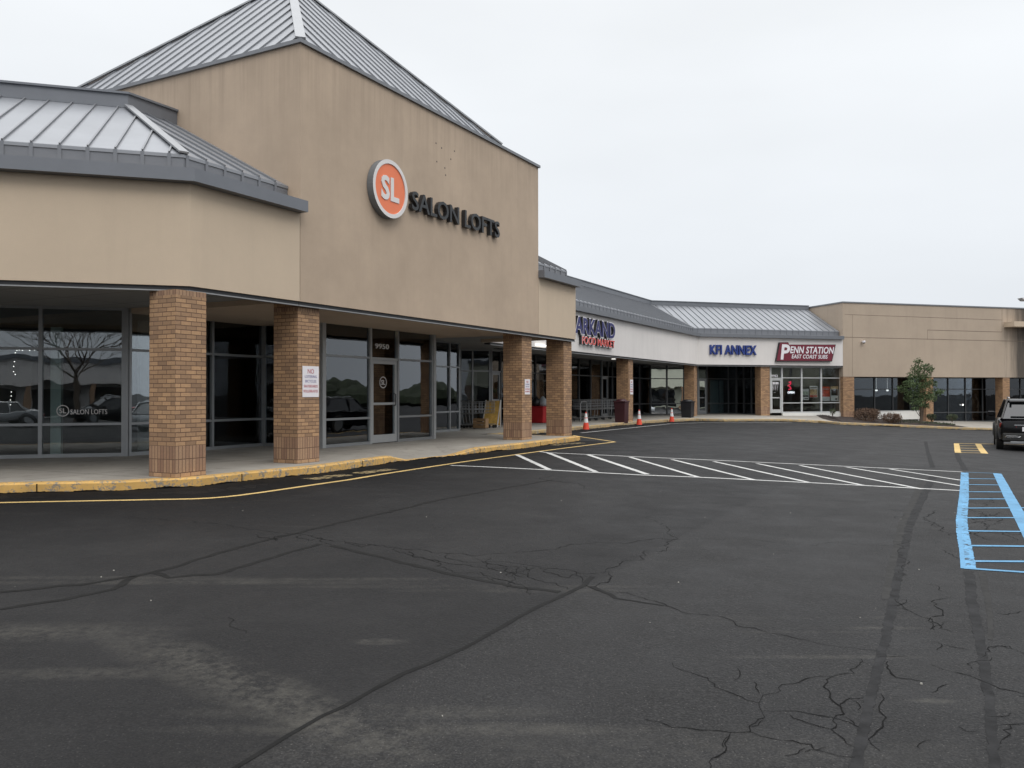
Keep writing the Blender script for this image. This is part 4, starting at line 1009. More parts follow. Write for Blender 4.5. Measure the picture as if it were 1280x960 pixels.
# market sign
sA_, zA = FE.hit(719, 417.4, .12); sB_, zB = FE.hit(768.4, 422.3, .12); _, zT = FE.hit(722, 395.6, .12); _, zT2 = FE.hit(764, 404, .12)
z0, z1 = (zA + zB) / 2, (zT + zT2) / 2
ms = thing('market_name_sign', FE.w((sA_ + sB_) / 2, 0, z0), 'navy blue raised letters with white outline ending in ARKAND', 'sign')
for m in split_text(FE, 'ARKAND', sA_ - .05, sB_ + .05, z0 - .04, z1 + .04, .02, .13, off=.05): m.build('letter_outline', ['notice_white', 'letter_side'], ms)
for m in split_text(FE, 'ARKAND', sA_, sB_, z0, z1, .13, .145, off=.018): m.build('letter', ['navy_letter', 'navy_letter'], ms)
sA_, zA = FE.hit(727.5, 430.5, .12); sB_, zB = FE.hit(768, 434, .12); _, zT = FE.hit(730, 421.3, .12); _, zT2 = FE.hit(765, 425, .12)
z0, z1 = (zA + zB) / 2, (zT + zT2) / 2
ms = thing('food_market_sign', FE.w((sA_ + sB_) / 2, 0, z0), 'red raised letters reading FOOD MARKET below the navy name', 'sign')
for m in split_text(FE, 'FOOD MARKET', sA_ - .03, sB_ + .03, z0 - .03, z1 + .03, .02, .13, off=.045): m.build('letter_outline', ['notice_white', 'letter_side'], ms)
for m in split_text(FE, 'FOOD MARKET', sA_, sB_, z0, z1, .13, .14, off=.01): m.build('letter', ['red_letter', 'red_letter'], ms)
sA_, z0 = FF.hit(888, 443, .12); sB_, _ = FF.hit(946, 443.6, .12); _, z1 = FF.hit(915, 431.3, .12)
ms = thing('annex_sign', FF.w((sA_ + sB_) / 2, 0, z0), 'blue raised letters reading KFI ANNEX on the white fascia', 'sign')
for m in split_text(FF, 'KFI ANNEX', sA_, sB_, z0, z1, .02, .13, off=.022): m.build('letter', ['blue_letter', 'blue_letter'], ms)
# sandwich shop sign
q = [FF.hit(u, v, .15) for u, v in ((970.7, 451), (1039.4, 451), (1044, 431), (986.5, 431), (985.5, 428.3), (975, 428.3))]
ms = thing('sandwich_shop_sign', FF.w((q[0][0] + q[1][0]) / 2, 0, q[0][1]), 'slanted maroon sign reading PENN STATION EAST COAST SUBS', 'sign')
def slab(F, pts, d0, d1, mi=0):
    m = MB(); n = len(pts); m.poly([F.w(s, d1, z) for s, z in pts], mi=mi); m.poly([F.w(s, d0, z) for s, z in pts][::-1], mi=mi)
    for i in range(n): a, b = pts[i], pts[(i + 1) % n]; m.poly([F.w(*a[:1], d0, a[1]), F.w(b[0], d0, b[1]), F.w(b[0], d1, b[1]), F.w(a[0], d1, a[1])], mi=mi)
    return m
cxs, czs = sum(p[0] for p in q) / 6, sum(p[1] for p in q) / 6
slab(FF, [(cxs + (s - cxs) * 1.02, czs + (z - czs) * 1.06) for s, z in q], .02, .145).build('cabinet', 'letter_side', ms)
slab(FF, q, .146, .155).build('panel', 'maroon', ms)
def ftxt(F, t, u0, u1, v0, v1, d, off, sh, mat, name='lettering', um=None):
    um = um or (u0 + u1) / 2
    a, _ = F.hit(u0, v0, d); b, _ = F.hit(u1, v0, d); _, z1 = F.hit(um, v0, d); _, z0 = F.hit(um, v1, d)
    m = MB(); add_text(m, F, t, a, b, z0, z1, d, d + .01, off=off, shear=sh); return m.build(name, mat, ms)
ftxt(FF, 'P', 975.6, 987.5, 430.4, 449.5, .16, .03, .12, 'notice_white')
ftxt(FF, 'ENN STATION', 987.5, 1042.5, 433.3, 442.0, .16, .025, .2, 'notice_white'); ftxt(FF, 'EAST COAST SUBS', 989.5, 1034.5, 443.3, 448.3, .16, .015, .2, 'notice_white')
# notices on pillars
def notice(F, d, u0, u1, v0, v1, label, lines=True):
    a, z1 = F.hit(u0, v0, d); b, z0 = F.hit(u1, v1, d); _, zz = F.hit(u0, v1, d)
    z0 = (z0 + zz) / 2
    t = thing('notice_sign', F.w((a + b) / 2, d, z0), label, 'sign', 'no loitering notices on pillars')
    m = MB(); m.fbox(F, a, b, d - .012 + .014, d + .006, z0, z1); m.build('board', 'notice_white', t, bevel=0)
    W = b - a; H = z1 - z0
    for k, (s, h, y, wf, mt) in enumerate((('NO', .145, .76, .38, 'notice_red'), ('LOITERING', .085, .62, .72, 'notice_blue'), ('BICYCLES', .085, .47, .66, 'notice_blue'), ('SKATEBOARDS', .085, .31, .84, 'notice_red'), ('ROLLERBLADES', .085, .15, .86, 'notice_red'))):
        m = MB(); add_text(m, F, s, a + W * (1 - wf) / 2, b - W * (1 - wf) / 2, z0 + H * y, z0 + H * (y + h), d + .0065, d + .0085, off=.0); m.build('lettering', mt, t)
notice(FT, -.128, 377.9, 398.2, 457.3, 496.3, 'white no loitering notice with red and blue words on the nearer brick pillar')
notice(FT, -.128, 655.8, 662.3, 474, 493, 'white no loitering notice on the brick pillar beside the sandwich board')
notice(FE, -.128, 787.6, 791.2, 474.5, 493, 'white no loitering notice on the pillar next to the maroon litter bin')

# ======================= STREET THINGS =======================
def make_cone(P, label, h=.70, tilt=0):
    t = thing('traffic_cone', P, label, 'traffic cone', 'orange traffic cones along the kerb')
    m = MB(); m.box(-.18, .18, -.18, .18, 0, .035); m.build('base', 'rubber', t, world=False, bevel=.008)
    def rr(z): return .135 * (1 - z / h) + .028 * z / h
    def lt(z0, z1, mat, nm, ex=0.):
        m = MB(); m.lathe((0, 0, 0), [(rr(z0) + ex, z0), (rr(z1) + ex, z1)], 20); m.build(nm, mat, t, world=False, smooth=False)
    lt(.036, h * .42, 'cone_orange', 'body'); lt(h * .421, h * .66, 'cone_band', 'reflective_band', .002); lt(h * .661, h * .70, 'cone_orange', 'upper_body'); lt(h * .701, h * .93, 'cone_band', 'reflective_band', .002); lt(h * .931, h, 'cone_orange', 'tip')
    return t
make_cone(on_ground(732.5, 537.8), 'orange traffic cone nearest the salon pillars, first from the left')
make_cone(on_ground(799, 531.8), 'orange traffic cone standing beside the pillar with a notice')
make_cone(on_ground(839.7, 527.9), 'orange traffic cone farthest right, before the mirrored shop window')
def make_bin(P, mat, w_, h, label, rz, grp=True):
    t = thing('litter_bin', P, label, 'litter bin', None, rz)
    m = MB(); a, b = w_ / 2 * .86, w_ / 2
    m.hexa([Vector(p) for p in ((-a, -a, 0), (a, -a, 0), (a, a, 0), (-a, a, 0), (-b, -b, h * .9), (b, -b, h * .9), (b, b, h * .9), (-b, b, h * .9))]); m.build('body', mat, t, world=False, bevel=.02)
    m = MB(); m.box(-b - .02, b + .02, -b - .02, b + .02, h * .9 + .001, h * .97); m.build('rim', mat, t, world=False, bevel=.015)
    m = MB(); m.lathe((0, 0, h * .97), [(b * .95, .001), (b * .85, .05), (b * .5, .09)], 16); m.build('lid', mat, t, world=False)
    for s in (-1, 1):
        m = MB(); m.box(-.12, .12, s * (b - .005) - .02, s * (b - .005) + .02, h * .62, h * .70); m.build('handle', mat, t, world=False)
    return t
P = at_depth(777, 527, 37.7); P.z = -.05; make_bin(P, 'bin_maroon', .52, 1.02, 'dark maroon square litter bin left of the market pillar', -R(TH))
P = at_depth(859.5, 520.5, 46.0); P.z = -.04; make_bin(P, 'bin_black', .62, .92, 'black square litter bin left of the corner pillar', -R(TH))

def make_cart(name='shopping_cart'):
    t = thing(name, (0, 0, 0), 'x', 'shopping cart')
    m = MB()   # wire basket: tapered cage
    def B(x, y, z): fy = (y + .42) / .84; return Vector((x * (.50 + .10 * fy) / .6 * 1.0, y, z if z > .6 else .50 + .09 * (1 - fy)))
    for k in range(8):
        y = -.42 + .84 * k / 7
        m.tube([B(-.28, y, .98), B(-.25, y, .5), B(.25, y, .5), B(.28, y, .98)], .005, 4)
    for z in (.55, .68, .80, .92):
        m.tube([Vector((-.225, -.42, z)), Vector((-.275, .42, z)), Vector((.275, .42, z)), Vector((.225, -.42, z)), Vector((-.225, -.42, z))], .005, 4)
    for x in (-.16, -.05, .05, .16): m.tube([B(x, -.42, .98), B(x, -.42, .5), B(x, .42, .5)], .005, 4)
    for z, r in ((.98, .009),): m.tube([Vector((-.24, -.42, z)), Vector((-.285, .42, z)), Vector((.285, .42, z)), Vector((.24, -.42, z)), Vector((-.24, -.42, z))], r, 5)
    m.build('basket', 'steel', t, world=False)
    m = MB(); 
    for s in (-1, 1): m.tube([(s * .25, .48, 1.0), (s * .25, .46, .55), (s * .25, .40, .14), (s * .17, -.46, .14)], .013, 6)
    m.tube([(-.25, .40, .14), (.25, .40, .14)], .012, 6); m.tube([(-.17, -.46, .14), (.17, -.46, .14)], .012, 6); m.build('frame', 'steel', t, world=False)
    m = MB(); m.tube([(-.27, .50, 1.0), (.27, .50, 1.0)], .018, 8); m.build('handle', 'black_paint', t, world=False)
    for x, y in ((-.25, .40), (.25, .40), (-.17, -.46), (.17, -.46)):
        m = MB(); m.tube([(x - .015, y, .06), (x + .015, y, .06)], .06, 12); m.build('wheel', 'rubber', t, world=False)
    return t
cart0 = make_cart(); lbls = ['first shopping cart of the row seen past the end pillar', 'second shopping cart in the row outside the market door', 'third shopping cart in the row outside the market door', 'fourth shopping cart in the row, before the maroon bin', 'last shopping cart of the row, nearest the maroon bin']
for k, u in enumerate((727, 736, 745, 754, 763)):
    c = cart0 if k == 0 else dup(cart0); s_ = FE.S(u, -2.2); c.location = FE.w(s_, -2.2, 0); c.rotation_euler = (0, 0, -R(TH)); c['label'] = lbls[k]; c['group'] = 'shopping carts outside the market'
lbls = ['leftmost shopping cart in the dim corner beside the salon windows', 'second shopping cart in the dim corner behind the tower', 'third shopping cart in the dim corner behind the tower', 'shopping cart directly left of the yellow sandwich board']
for k, (u, y) in enumerate(((579, 30.8), (587, 31.0), (595, 31.2), (603, 31.4))):
    c = dup(cart0); P = at_depth(u, 500, y); c.location = (P.x, P.y, 0); c.rotation_euler = (0, 0, R(80)); c['label'] = lbls[k]; c['group'] = 'shopping carts by the angled shopfront'
# hoop rail
P = FE.w(FE.S(729.5, -1.7), -1.7, 0); t = thing('hoop_rail', P, 'grey steel hoop rail guarding the row of carts', 'rail', None, -R(TH)); m = MB(); m.tube([(0, -.35, 0), (0, -.35, .8), (0, -.28, .9), (0, .28, .9), (0, .35, .8), (0, .35, 0)], .025, 8); m.build('hoop', 'steel', t, world=False)
for y in (-.35, .35): m = MB(); m.lathe((0, y, 0), [(.06, 0), (.06, .012)], 12); m.build('foot', 'steel', t, world=False)
# sandwich board
P = at_z(614.5, 533.8, 0); t = thing('sandwich_board', P, 'yellow brown sandwich board leaning open beside the brick pillar', 'sandwich board', None, R(-12))
for s, nm in ((1, 'front_panel'), (-1, 'back_panel')):
    m = MB(); m.hexa([Vector(p) for p in ((-.27, -.26 * s, .06), (.27, -.26 * s, .06), (.27, -.235 * s, .06), (-.27, -.235 * s, .06), (-.27 + .07, -.03 * s, 1.0), (.27 + .07, -.03 * s, 1.0), (.27 + .07, -.005 * s, 1.0), (-.27 + .07, -.005 * s, 1.0))]); m.build(nm, 'yellow_board', t, world=False)
    m = MB()
    for x in (-.285, .285): m.bar((x, -.262 * s, 0), (x + .075, -.01 * s, 1.02), .03, .03)
    m.bar((-.28, -.258 * s, .04), (.28, -.258 * s, .04), .03, .03); m.build('frame', 'poster_white', t, world=False)
m = MB()
for (x0, x1, z0, z1) in ((-.12, .10, .62, .80), (-.06, .18, .30, .52), (-.16, .02, .44, .56)): m.poly([(x0 + .03, -.262 + .24 * z0, z0), (x1 + .03, -.262 + .24 * z0, z0), (x1 + .06, -.262 + .24 * z1, z1), (x0 + .06, -.262 + .24 * z1, z1)])
m.build('faded_picture', 'poster_dark', t, world=False)
# crate and covered rack behind the board
P = at_depth(601, 530, 30.2); t = thing('wooden_crate', (P.x, P.y, .0), 'small slatted wooden crate on the pavement beside the sandwich board', 'crate', None, R(-20))
m = MB()
for z in (.05, .17, .29): m.box(-.24, .24, -.16, -.145, z, z + .09); m.box(-.24, .24, .145, .16, z, z + .09)
m.build('slats', 'wood', t, world=False)
for x in (-.24, .225): m = MB(); m.box(x, x + .015, -.144, .144, .05, .38); m.build('end_panel', 'wood', t, world=False); m = MB(); m.box(-.224, .224, -.144, .144, .03, .05); m.build('bottom', 'wood', t, world=False)
P = at_z(626, 530, 0); t = thing('covered_rack', (P.x, P.y, 0), 'tall rack hung with black bags partly hidden by the brick pillar', 'rack')
m = MB(); [m.tube([(x, y, 0), (x, y, 1.62)], .014, 6) for x in (-.2, .2) for y in (-.15, .15)]; m.tube([(-.2, -.15, 1.62), (.2, -.15, 1.62), (.2, .15, 1.62), (-.2, .15, 1.62), (-.2, -.15, 1.62)], .014, 6); m.build('frame', 'steel', t, world=False)
for k, (x, z, r_) in enumerate(((-.08, 1.25, .17), (.1, 1.1, .16), (-.12, .95, .15))):
    m = MB(); m.lathe((x, -.17, z), [(r_ * .5, -.22), (r_, -.12), (r_ * 1.05, .0), (r_ * .7, .14), (.03, .26)], 12); m.build('bag', 'black_paint', t, world=False, smooth=True)
P = at_z(674, 528.5, 0); t = thing('red_tub', (P.x, P.y, 0), 'red ribbed plastic tub seen between the two end pillars', 'tub', None, -R(TH))
m = MB(); m.hexa([Vector(p) for p in ((-.32, -.3, 0), (.32, -.3, 0), (.32, .3, 0), (-.32, .3, 0), (-.38, -.36, .68), (.38, -.36, .68), (.38, .36, .68), (-.38, .36, .68))]); m.build('body', 'red_plastic', t, world=False, bevel=.03)
m = MB(); m.box(-.40, .40, -.38, .38, .681, .72); m.build('rim', 'red_plastic', t, world=False, bevel=.01)
for k, (x, mt, lb) in enumerate(((-.14, 'black_paint', 'black bag lying on the left of the red tub'), (.16, 'grey_plastic', 'pale grey bag lying on the right of the red tub'))):
    m = MB(); q_ = FT.e * 0; m.lathe((0, 0, 0), [(.14, 0), (.19, .1), (.18, .25), (.08, .38), (.03, .44)], 14)
    o = m.build('bag', mt, None, smooth=True); o.location = (P.x + x, P.y - .05, .722); tag(o, lb, 'bag', 'bags on the red tub')
# things behind the salon entrance glass
s_ = FT.S(442, -3.3); t = thing('storage_bin', FT.w(s_, -3.3, .014), 'grey plastic storage bin on the floor behind the entrance glass', 'storage bin', None, -R(TH))
m = MB(); m.hexa([Vector(p) for p in ((-.17, -.42, 0), (.17, -.42, 0), (.17, .42, 0), (-.17, .42, 0), (-.21, -.47, .28), (.21, -.47, .28), (.21, .47, .28), (-.21, .47, .28))]); m.build('body', 'grey_plastic', t, world=False, bevel=.02)
m = MB(); m.box(-.23, .23, -.49, .49, .281, .31); m.build('lid', 'grey_plastic', t, world=False, bevel=.01)
s_ = FT.S(479.5, -3.1); t = thing('orange_box', FT.w(s_, -3.1, .014), 'orange cardboard box standing behind the glass door', 'box', None, -R(TH))
m = MB(); m.box(-.13, .13, -.19, .19, 0, .32); m.build('carton', 'orange_box', t, world=False, bevel=.005); m = MB(); m.box(.131, .134, -.12, -.03, .12, .24); m.build('printed_patch', 'poster_dark', t, world=False)
m = MB(); m.hexa([Vector(p) for p in ((-.13, -.19, .321), (-.125, .19, .321), (-.25, .19, .39), (-.25, -.19, .39), (-.13, -.19, .326), (-.125, .19, .326), (-.25, .19, .395), (-.25, -.19, .395))]); m.build('flap', 'orange_box', t, world=False)
s_ = FT.S(505, -4.4); t = thing('salon_chair', FT.w(s_, -4.4, .014), 'pale mint curved salon chair inside the entrance window', 'chair', None, R(40))
m = MB(); m.lathe((0, 0, 0), [(.28, 0), (.28, .03), (.04, .05), (.04, .45)], 18); m.build('pedestal', 'chrome', t, world=False)
m = MB(); m.box(-.26, .26, -.24, .24, .45, .56); m.build('seat', 'black_paint', t, world=False, bevel=.04)
m = MB(); pts = [(math.cos(a) * .32, math.sin(a) * .30) for a in [R(x) for x in range(10, 171, 16)]]
for (a, b) in zip(pts[:-1], pts[1:]): m.hexa([Vector((a[0], a[1], .5)), Vector((b[0], b[1], .5)), Vector((b[0] * .86, b[1] * .86, .5)), Vector((a[0] * .86, a[1] * .86, .5)), Vector((a[0] * 1.1, a[1] * 1.1, 1.3)), Vector((b[0] * 1.1, b[1] * 1.1, 1.3)), Vector((b[0] * .96, b[1] * .96, 1.3)), Vector((a[0] * .96, a[1] * .96, 1.3))])
m.build('backrest', 'mint', t, world=False)
# string of lights in the left window
m = MB()
for (u, v) in ((19, 441), (21, 438), (24, 437.5), (28, 438), (32, 437), (37, 438), (43, 437.5), (18, 452), (17, 458), (17, 464.5), (19, 468), (14, 490), (14, 495), (13, 500), (13, 506)):
    s_, z_ = FA.hit(u, v, dA - .3); m.fbox(FA, s_ - .007, s_ + .007, dA - .31, dA - .296, z_ - .007, z_ + .007)
o = m.build('string_lights', 'lamp_white'); tag(o, 'loose string of tiny white lights hanging inside the left salon window', 'string lights')
# posters and neon in the sandwich shop
def poster(u0, u1, v0, v1, mat, label, bands):
    d = dP - .03; a, z1 = FF.hit(u0, v0, d); b, z0 = FF.hit(u1, v1, d)
    t = thing('window_poster', FF.w((a + b) / 2, d, z0), label, 'poster', 'posters in the sandwich shop window')
    m = MB(); m.fbox(FF, a, b, d - .004, d, z0, z1); m.build('sheet', 'poster_white', t)
    for nm, mt, x0, x1, y0, y1 in bands:
        m = MB(); m.fbox(FF, a + (b - a) * x0, a + (b - a) * x1, d + .001, d + .003, z0 + (z1 - z0) * y0, z0 + (z1 - z0) * y1); m.build(nm, mt, t)
poster(1003.3, 1011, 486, 500, 'poster_c', 'narrow green and white poster, first from the left', (('picture', 'poster_c', .06, .94, .45, .78), ('dark_band', 'poster_dark', .06, .94, .28, .42), ('caption', 'poster_dark', .3, .9, .08, .16)))
poster(1012, 1022, 482.3, 496.7, 'poster_b', 'poster with golden sandwich picture, second from the left', (('picture', 'poster_b', .04, .96, .22, .70), ('caption', 'poster_dark', .1, .9, .80, .88), ('red_strip', 'poster_a', .04, .96, .02, .20)))
poster(1027.5, 1037.2, 483.2, 501.3, 'poster_a', 'red poster with food picture, left of the last pair', (('picture', 'poster_a', .0, 1., .30, 1.), ('caption', 'notice_white', .15, .85, .80, .86)))
poster(1038.2, 1048, 483, 501.3, 'poster_b', 'brown and white poster with dark figures, rightmost in the window', (('picture', 'poster_dark', .08, .92, .38, .80), ('warm_band', 'poster_b', .0, 1., .82, 1.), ('caption', 'poster_dark', .6, .8, .08, .2)))
d = dP - .06; a, z0 = FF.hit(984.6, 491.9, d); b, z1 = FF.hit(992.8, 489.2, d)
m = MB(); add_text(m, FF, 'OPEN', a, b, z0, z1, d, d + .01, off=.02); t = thing('open_sign', FF.w(a, d, z0), 'lit white OPEN sign in the sandwich shop window', 'sign'); m.build('lettering', 'neon_white', t); m = MB(); m.fbox(FF, a - .05, b + .05, d - .03, d - .01, z0 - .05, z1 + .05); m.build('backing', 'black_paint', t)
m = MB(); pp = [FF.hit(u, v, d) for u, v in ((986, 478), (988.5, 477), (988, 480.5), (985, 482), (987.5, 483.5), (988.8, 486), (985.8, 487))]
m.tube([FF.w(s, d, z) for s, z in pp], .04, 6); t = thing('neon_figure_sign', FF.w(pp[0][0], d, pp[-1][1]), 'small curling pink red neon figure above the OPEN sign', 'sign'); m.build('neon_tube', 'neon_pink', t); m = MB(); m.tube([FF.w(pp[1][0], d, pp[1][1]), FF.w(pp[1][0], d, 2.98)], .006, 4); m.build('hanging_wire', 'steel', t)
# white low screen in the bed
a = FG.S(1097, -.4); b = FG.S(1149.5, -.4); _, z1 = FG.hit(1120, 513.2, -.4)
t = thing('low_white_screen', FG.w((a + b) / 2, -.4, -.4), 'long low white panel standing behind the shrubs under the dark windows', 'screen')
m = MB(); m.fbox(FG, a, b, -.44, -.40, -.36, z1 - .03); m.build('panel', 'white_panel', t); m = MB(); m.fbox(FG, a - .03, b + .03, -.46, -.38, z1 - .029, z1); m.build('top_rail', 'alu_white', t)
for x in (a + .05, (a + b) / 2, b - .05): m = MB(); m.fbox(FG, x - .04, x + .04, -.50, -.441, -.7, z1 - .03); m.build('post', 'alu_white', t)
# security camera
s_, z_ = FG.hit(1079.5, 427.5, .15); t = thing('security_camera', FG.w(s_, 0, z_), 'small white security camera high on the tan far wall', 'security camera')
m = MB(); m.tube([FG.w(s_, .005, z_ + .03), FG.w(s_, .14, z_ + .03)], .03, 8); m.build('bracket', 'notice_white', t); m = MB(); m.lathe(FG.w(s_, .17, z_ - .08), [(.03, 0), (.08, .03), (.10, .09), (.10, .14), (.04, .16)], 14); m.build('housing', 'notice_white', t, smooth=True)
m = MB(); m.lathe(FG.w(s_, .17, z_ - .105), [(.02, 0), (.055, .02), (.07, .05)], 12); m.build('lens', 'car_glass', t)
# street lamp whose head just enters on the right
P = at_depth(1274.5, 374, 42); g0 = gz(P.x + 1.6, P.y); t = thing('street_lamp', (P.x + 1.6, P.y, g0), 'parking lot lamp with pale shoebox head at the right edge', 'street lamp')
m = MB(); m.tube([(0, 0, 0), (0, 0, P.z - g0 + .1)], [.10, .07], 12); m.build('pole', 'sign_grey', t, world=False)
m = MB(); m.tube([(0, 0, P.z - g0), (-.9, 0, P.z - g0 + .02)], .035, 8); m.build('arm', 'sign_grey', t, world=False)
m = MB(); z = P.z - g0; m.hexa([Vector(p) for p in ((-1.45, -.2, z - .09), (-.85, -.2, z - .09), (-.85, .2, z - .09), (-1.45, .2, z - .09), (-1.6, -.2, z + .05), (-.85, -.2, z + .10), (-.85, .2, z + .10), (-1.6, .2, z + .05))]); m.build('lamp_head', 'sign_white', t, world=False)
m = MB(); m.lathe((0, 0, 0), [(.28, -.2), (.28, .6), (.24, .62)], 20); m.build('footing', 'sidewalk_concrete', t, world=False)
# ======================= VEGETATION =======================
def leaves(mb, c, rad, n, size, flat=1., shell=.35, rng=random):
    for _ in range(n):
        v = Vector((rng.gauss(0, 1), rng.gauss(0, 1), rng.gauss(0, 1))).normalized(); r = rng.uniform(shell, 1) ** .6
        p = Vector(c) + Vector((v.x * rad[0] * r, v.y * rad[1] * r, v.z * rad[2] * r))
        a = Vector((rng.gauss(0, 1), rng.gauss(0, 1), rng.gauss(0, .7))).normalized(); b = a.orthogonal().normalized(); b.rotate(Matrix.Rotation(rng.uniform(0, 6.28), 3, a)); s = size * rng.uniform(.6, 1.3)
        t = a.cross(b)
        mb.poly([p - b * s * .5, p + t * s * .28, p + b * s * .5, p - t * s * .28])
P = at_depth(1151, 527, 48.2); P.z = -.55
tree = thing('small_tree', P, 'small green leafy tree with uneven crown standing in the mulch bed', 'tree')
rng = random.Random(3)
pxm = 48.2 / FPX
trk = MB(); br = MB(); lf = MB()
def L3(u, v, dy=0.): q = at_depth(u, v, 48.2 + dy); return q - P
trk.tube([L3(1151, 528), L3(1151.5, 515), L3(1150, 500), L3(1149, 485), L3(1149, 470), L3(1148, 455)], [.075, .06, .05, .04, .028, .012], 8)
trk.tube([L3(1152, 528, .1), L3(1154, 512, .1), L3(1158, 498, .2), L3(1163, 485, .3)], [.05, .04, .03, .012], 7)
clumps = [(1148, 452, 5, 5), (1146, 461, 8, 7), (1158, 459, 8, 6), (1163, 463, 5, 5), (1142, 470, 10, 7), (1156, 471, 10, 7), (1137, 480, 9, 6), (1127, 486, 8, 5), (1148, 482, 12, 8), (1162, 480, 10, 7), (1168, 491, 9, 6), (1176, 490, 5, 4), (1140, 492, 11, 7), (1152, 495, 12, 8), (1163, 497, 8, 6), (1147, 504, 10, 6), (1156, 507, 7, 5), (1135, 499, 7, 4), (1144, 511, 6, 3)]
for u, v, ru, rv in clumps:
    dy = rng.uniform(-.35, .35); c = L3(u, v, dy)
    st = L3(1149.5, min(520, v + 14)); br.tube([st, st.lerp(c, .6) + Vector((0, 0, -.04)), c], [.022, .014, .006], 5)
    leaves(lf, c, (ru * pxm, .36, rv * pxm), int(ru * rv * 5), .10, shell=.1, rng=rng)
trk.build('trunk', 'bark', tree, world=False); br.build('branches', 'bark', tree, world=False); lf.build('crown', 'leaf_green', tree, world=False)
def shrub(u, v, y, ru, rv, mat, label, name='shrub', n=900, ls=.07):
    q = at_depth(u, v, y); zb = q.z - rv * y / FPX
    t = thing(name, (q.x, q.y, zb), label, 'shrub'); r = random.Random(int(u * 7)); lf = MB(); st = MB()
    a, b = ru * y / FPX, rv * y / FPX
    for k in range(9):
        an = r.uniform(0, 6.28); tip = Vector((math.cos(an) * a * .7, math.sin(an) * a * .7, b * r.uniform(1.0, 1.6))); st.tube([(0, 0, -.1), tip * .5 + Vector((0, 0, .1)), tip], [.018, .012, .005], 5)
        leaves(lf, tip * .8 + Vector((0, 0, b * .1)), (a * .45, a * .45, b * .5), n // 14, ls, shell=.1, rng=r)
    leaves(lf, (0, 0, b * .85), (a, a * .9, b * 1.0), n, ls, shell=.45, rng=r)
    st.build('stems', 'bark', t, world=False); lf.build('foliage', mat, t, world=False)
shrub(1083.5, 517.5, 46.6, 17.5, 9.5, 'leaf_brown', 'large rounded brown shrub beside the brick corner pillar', n=1500)
shrub(1114.5, 521.5, 46.8, 13, 6.8, 'leaf_brown', 'smaller rounded reddish brown shrub before the white screen', n=1000)
shrub(1164.5, 520.5, 50.0, 6.5, 4.5, 'leaf_dark', 'small dark shrub right of the tree trunk', n=350)
shrub(1190, 521, 50.6, 7, 4.5, 'leaf_dark', 'low dark shrub under the middle of the dark windows', n=350)
shrub(1040.5, 514, 46.5, 3.8, 4.2, 'leaf_dark', 'tiny shrub in front of the sandwich shop window', n=160, ls=.06)
gcv = MB(); r = random.Random(9)
for k in range(900):
    t_, f = r.uniform(.62, .92), r.uniform(.05, .5); f = .02 + (max(.04, .93 * (1 - ((t_ - .6) / .4) ** 1.3)) - .02) * r.uniform(.1, .95); p = bed(t_, f) + Vector((0, 0, .09)); leaves(gcv, p, (.08, .08, .04), 2, .07, rng=r)
o = gcv.build('ground_cover', 'leaf_dark'); tag(o, 'sparse low plants spread over the right end of the mulch', 'ground cover', kind='stuff')

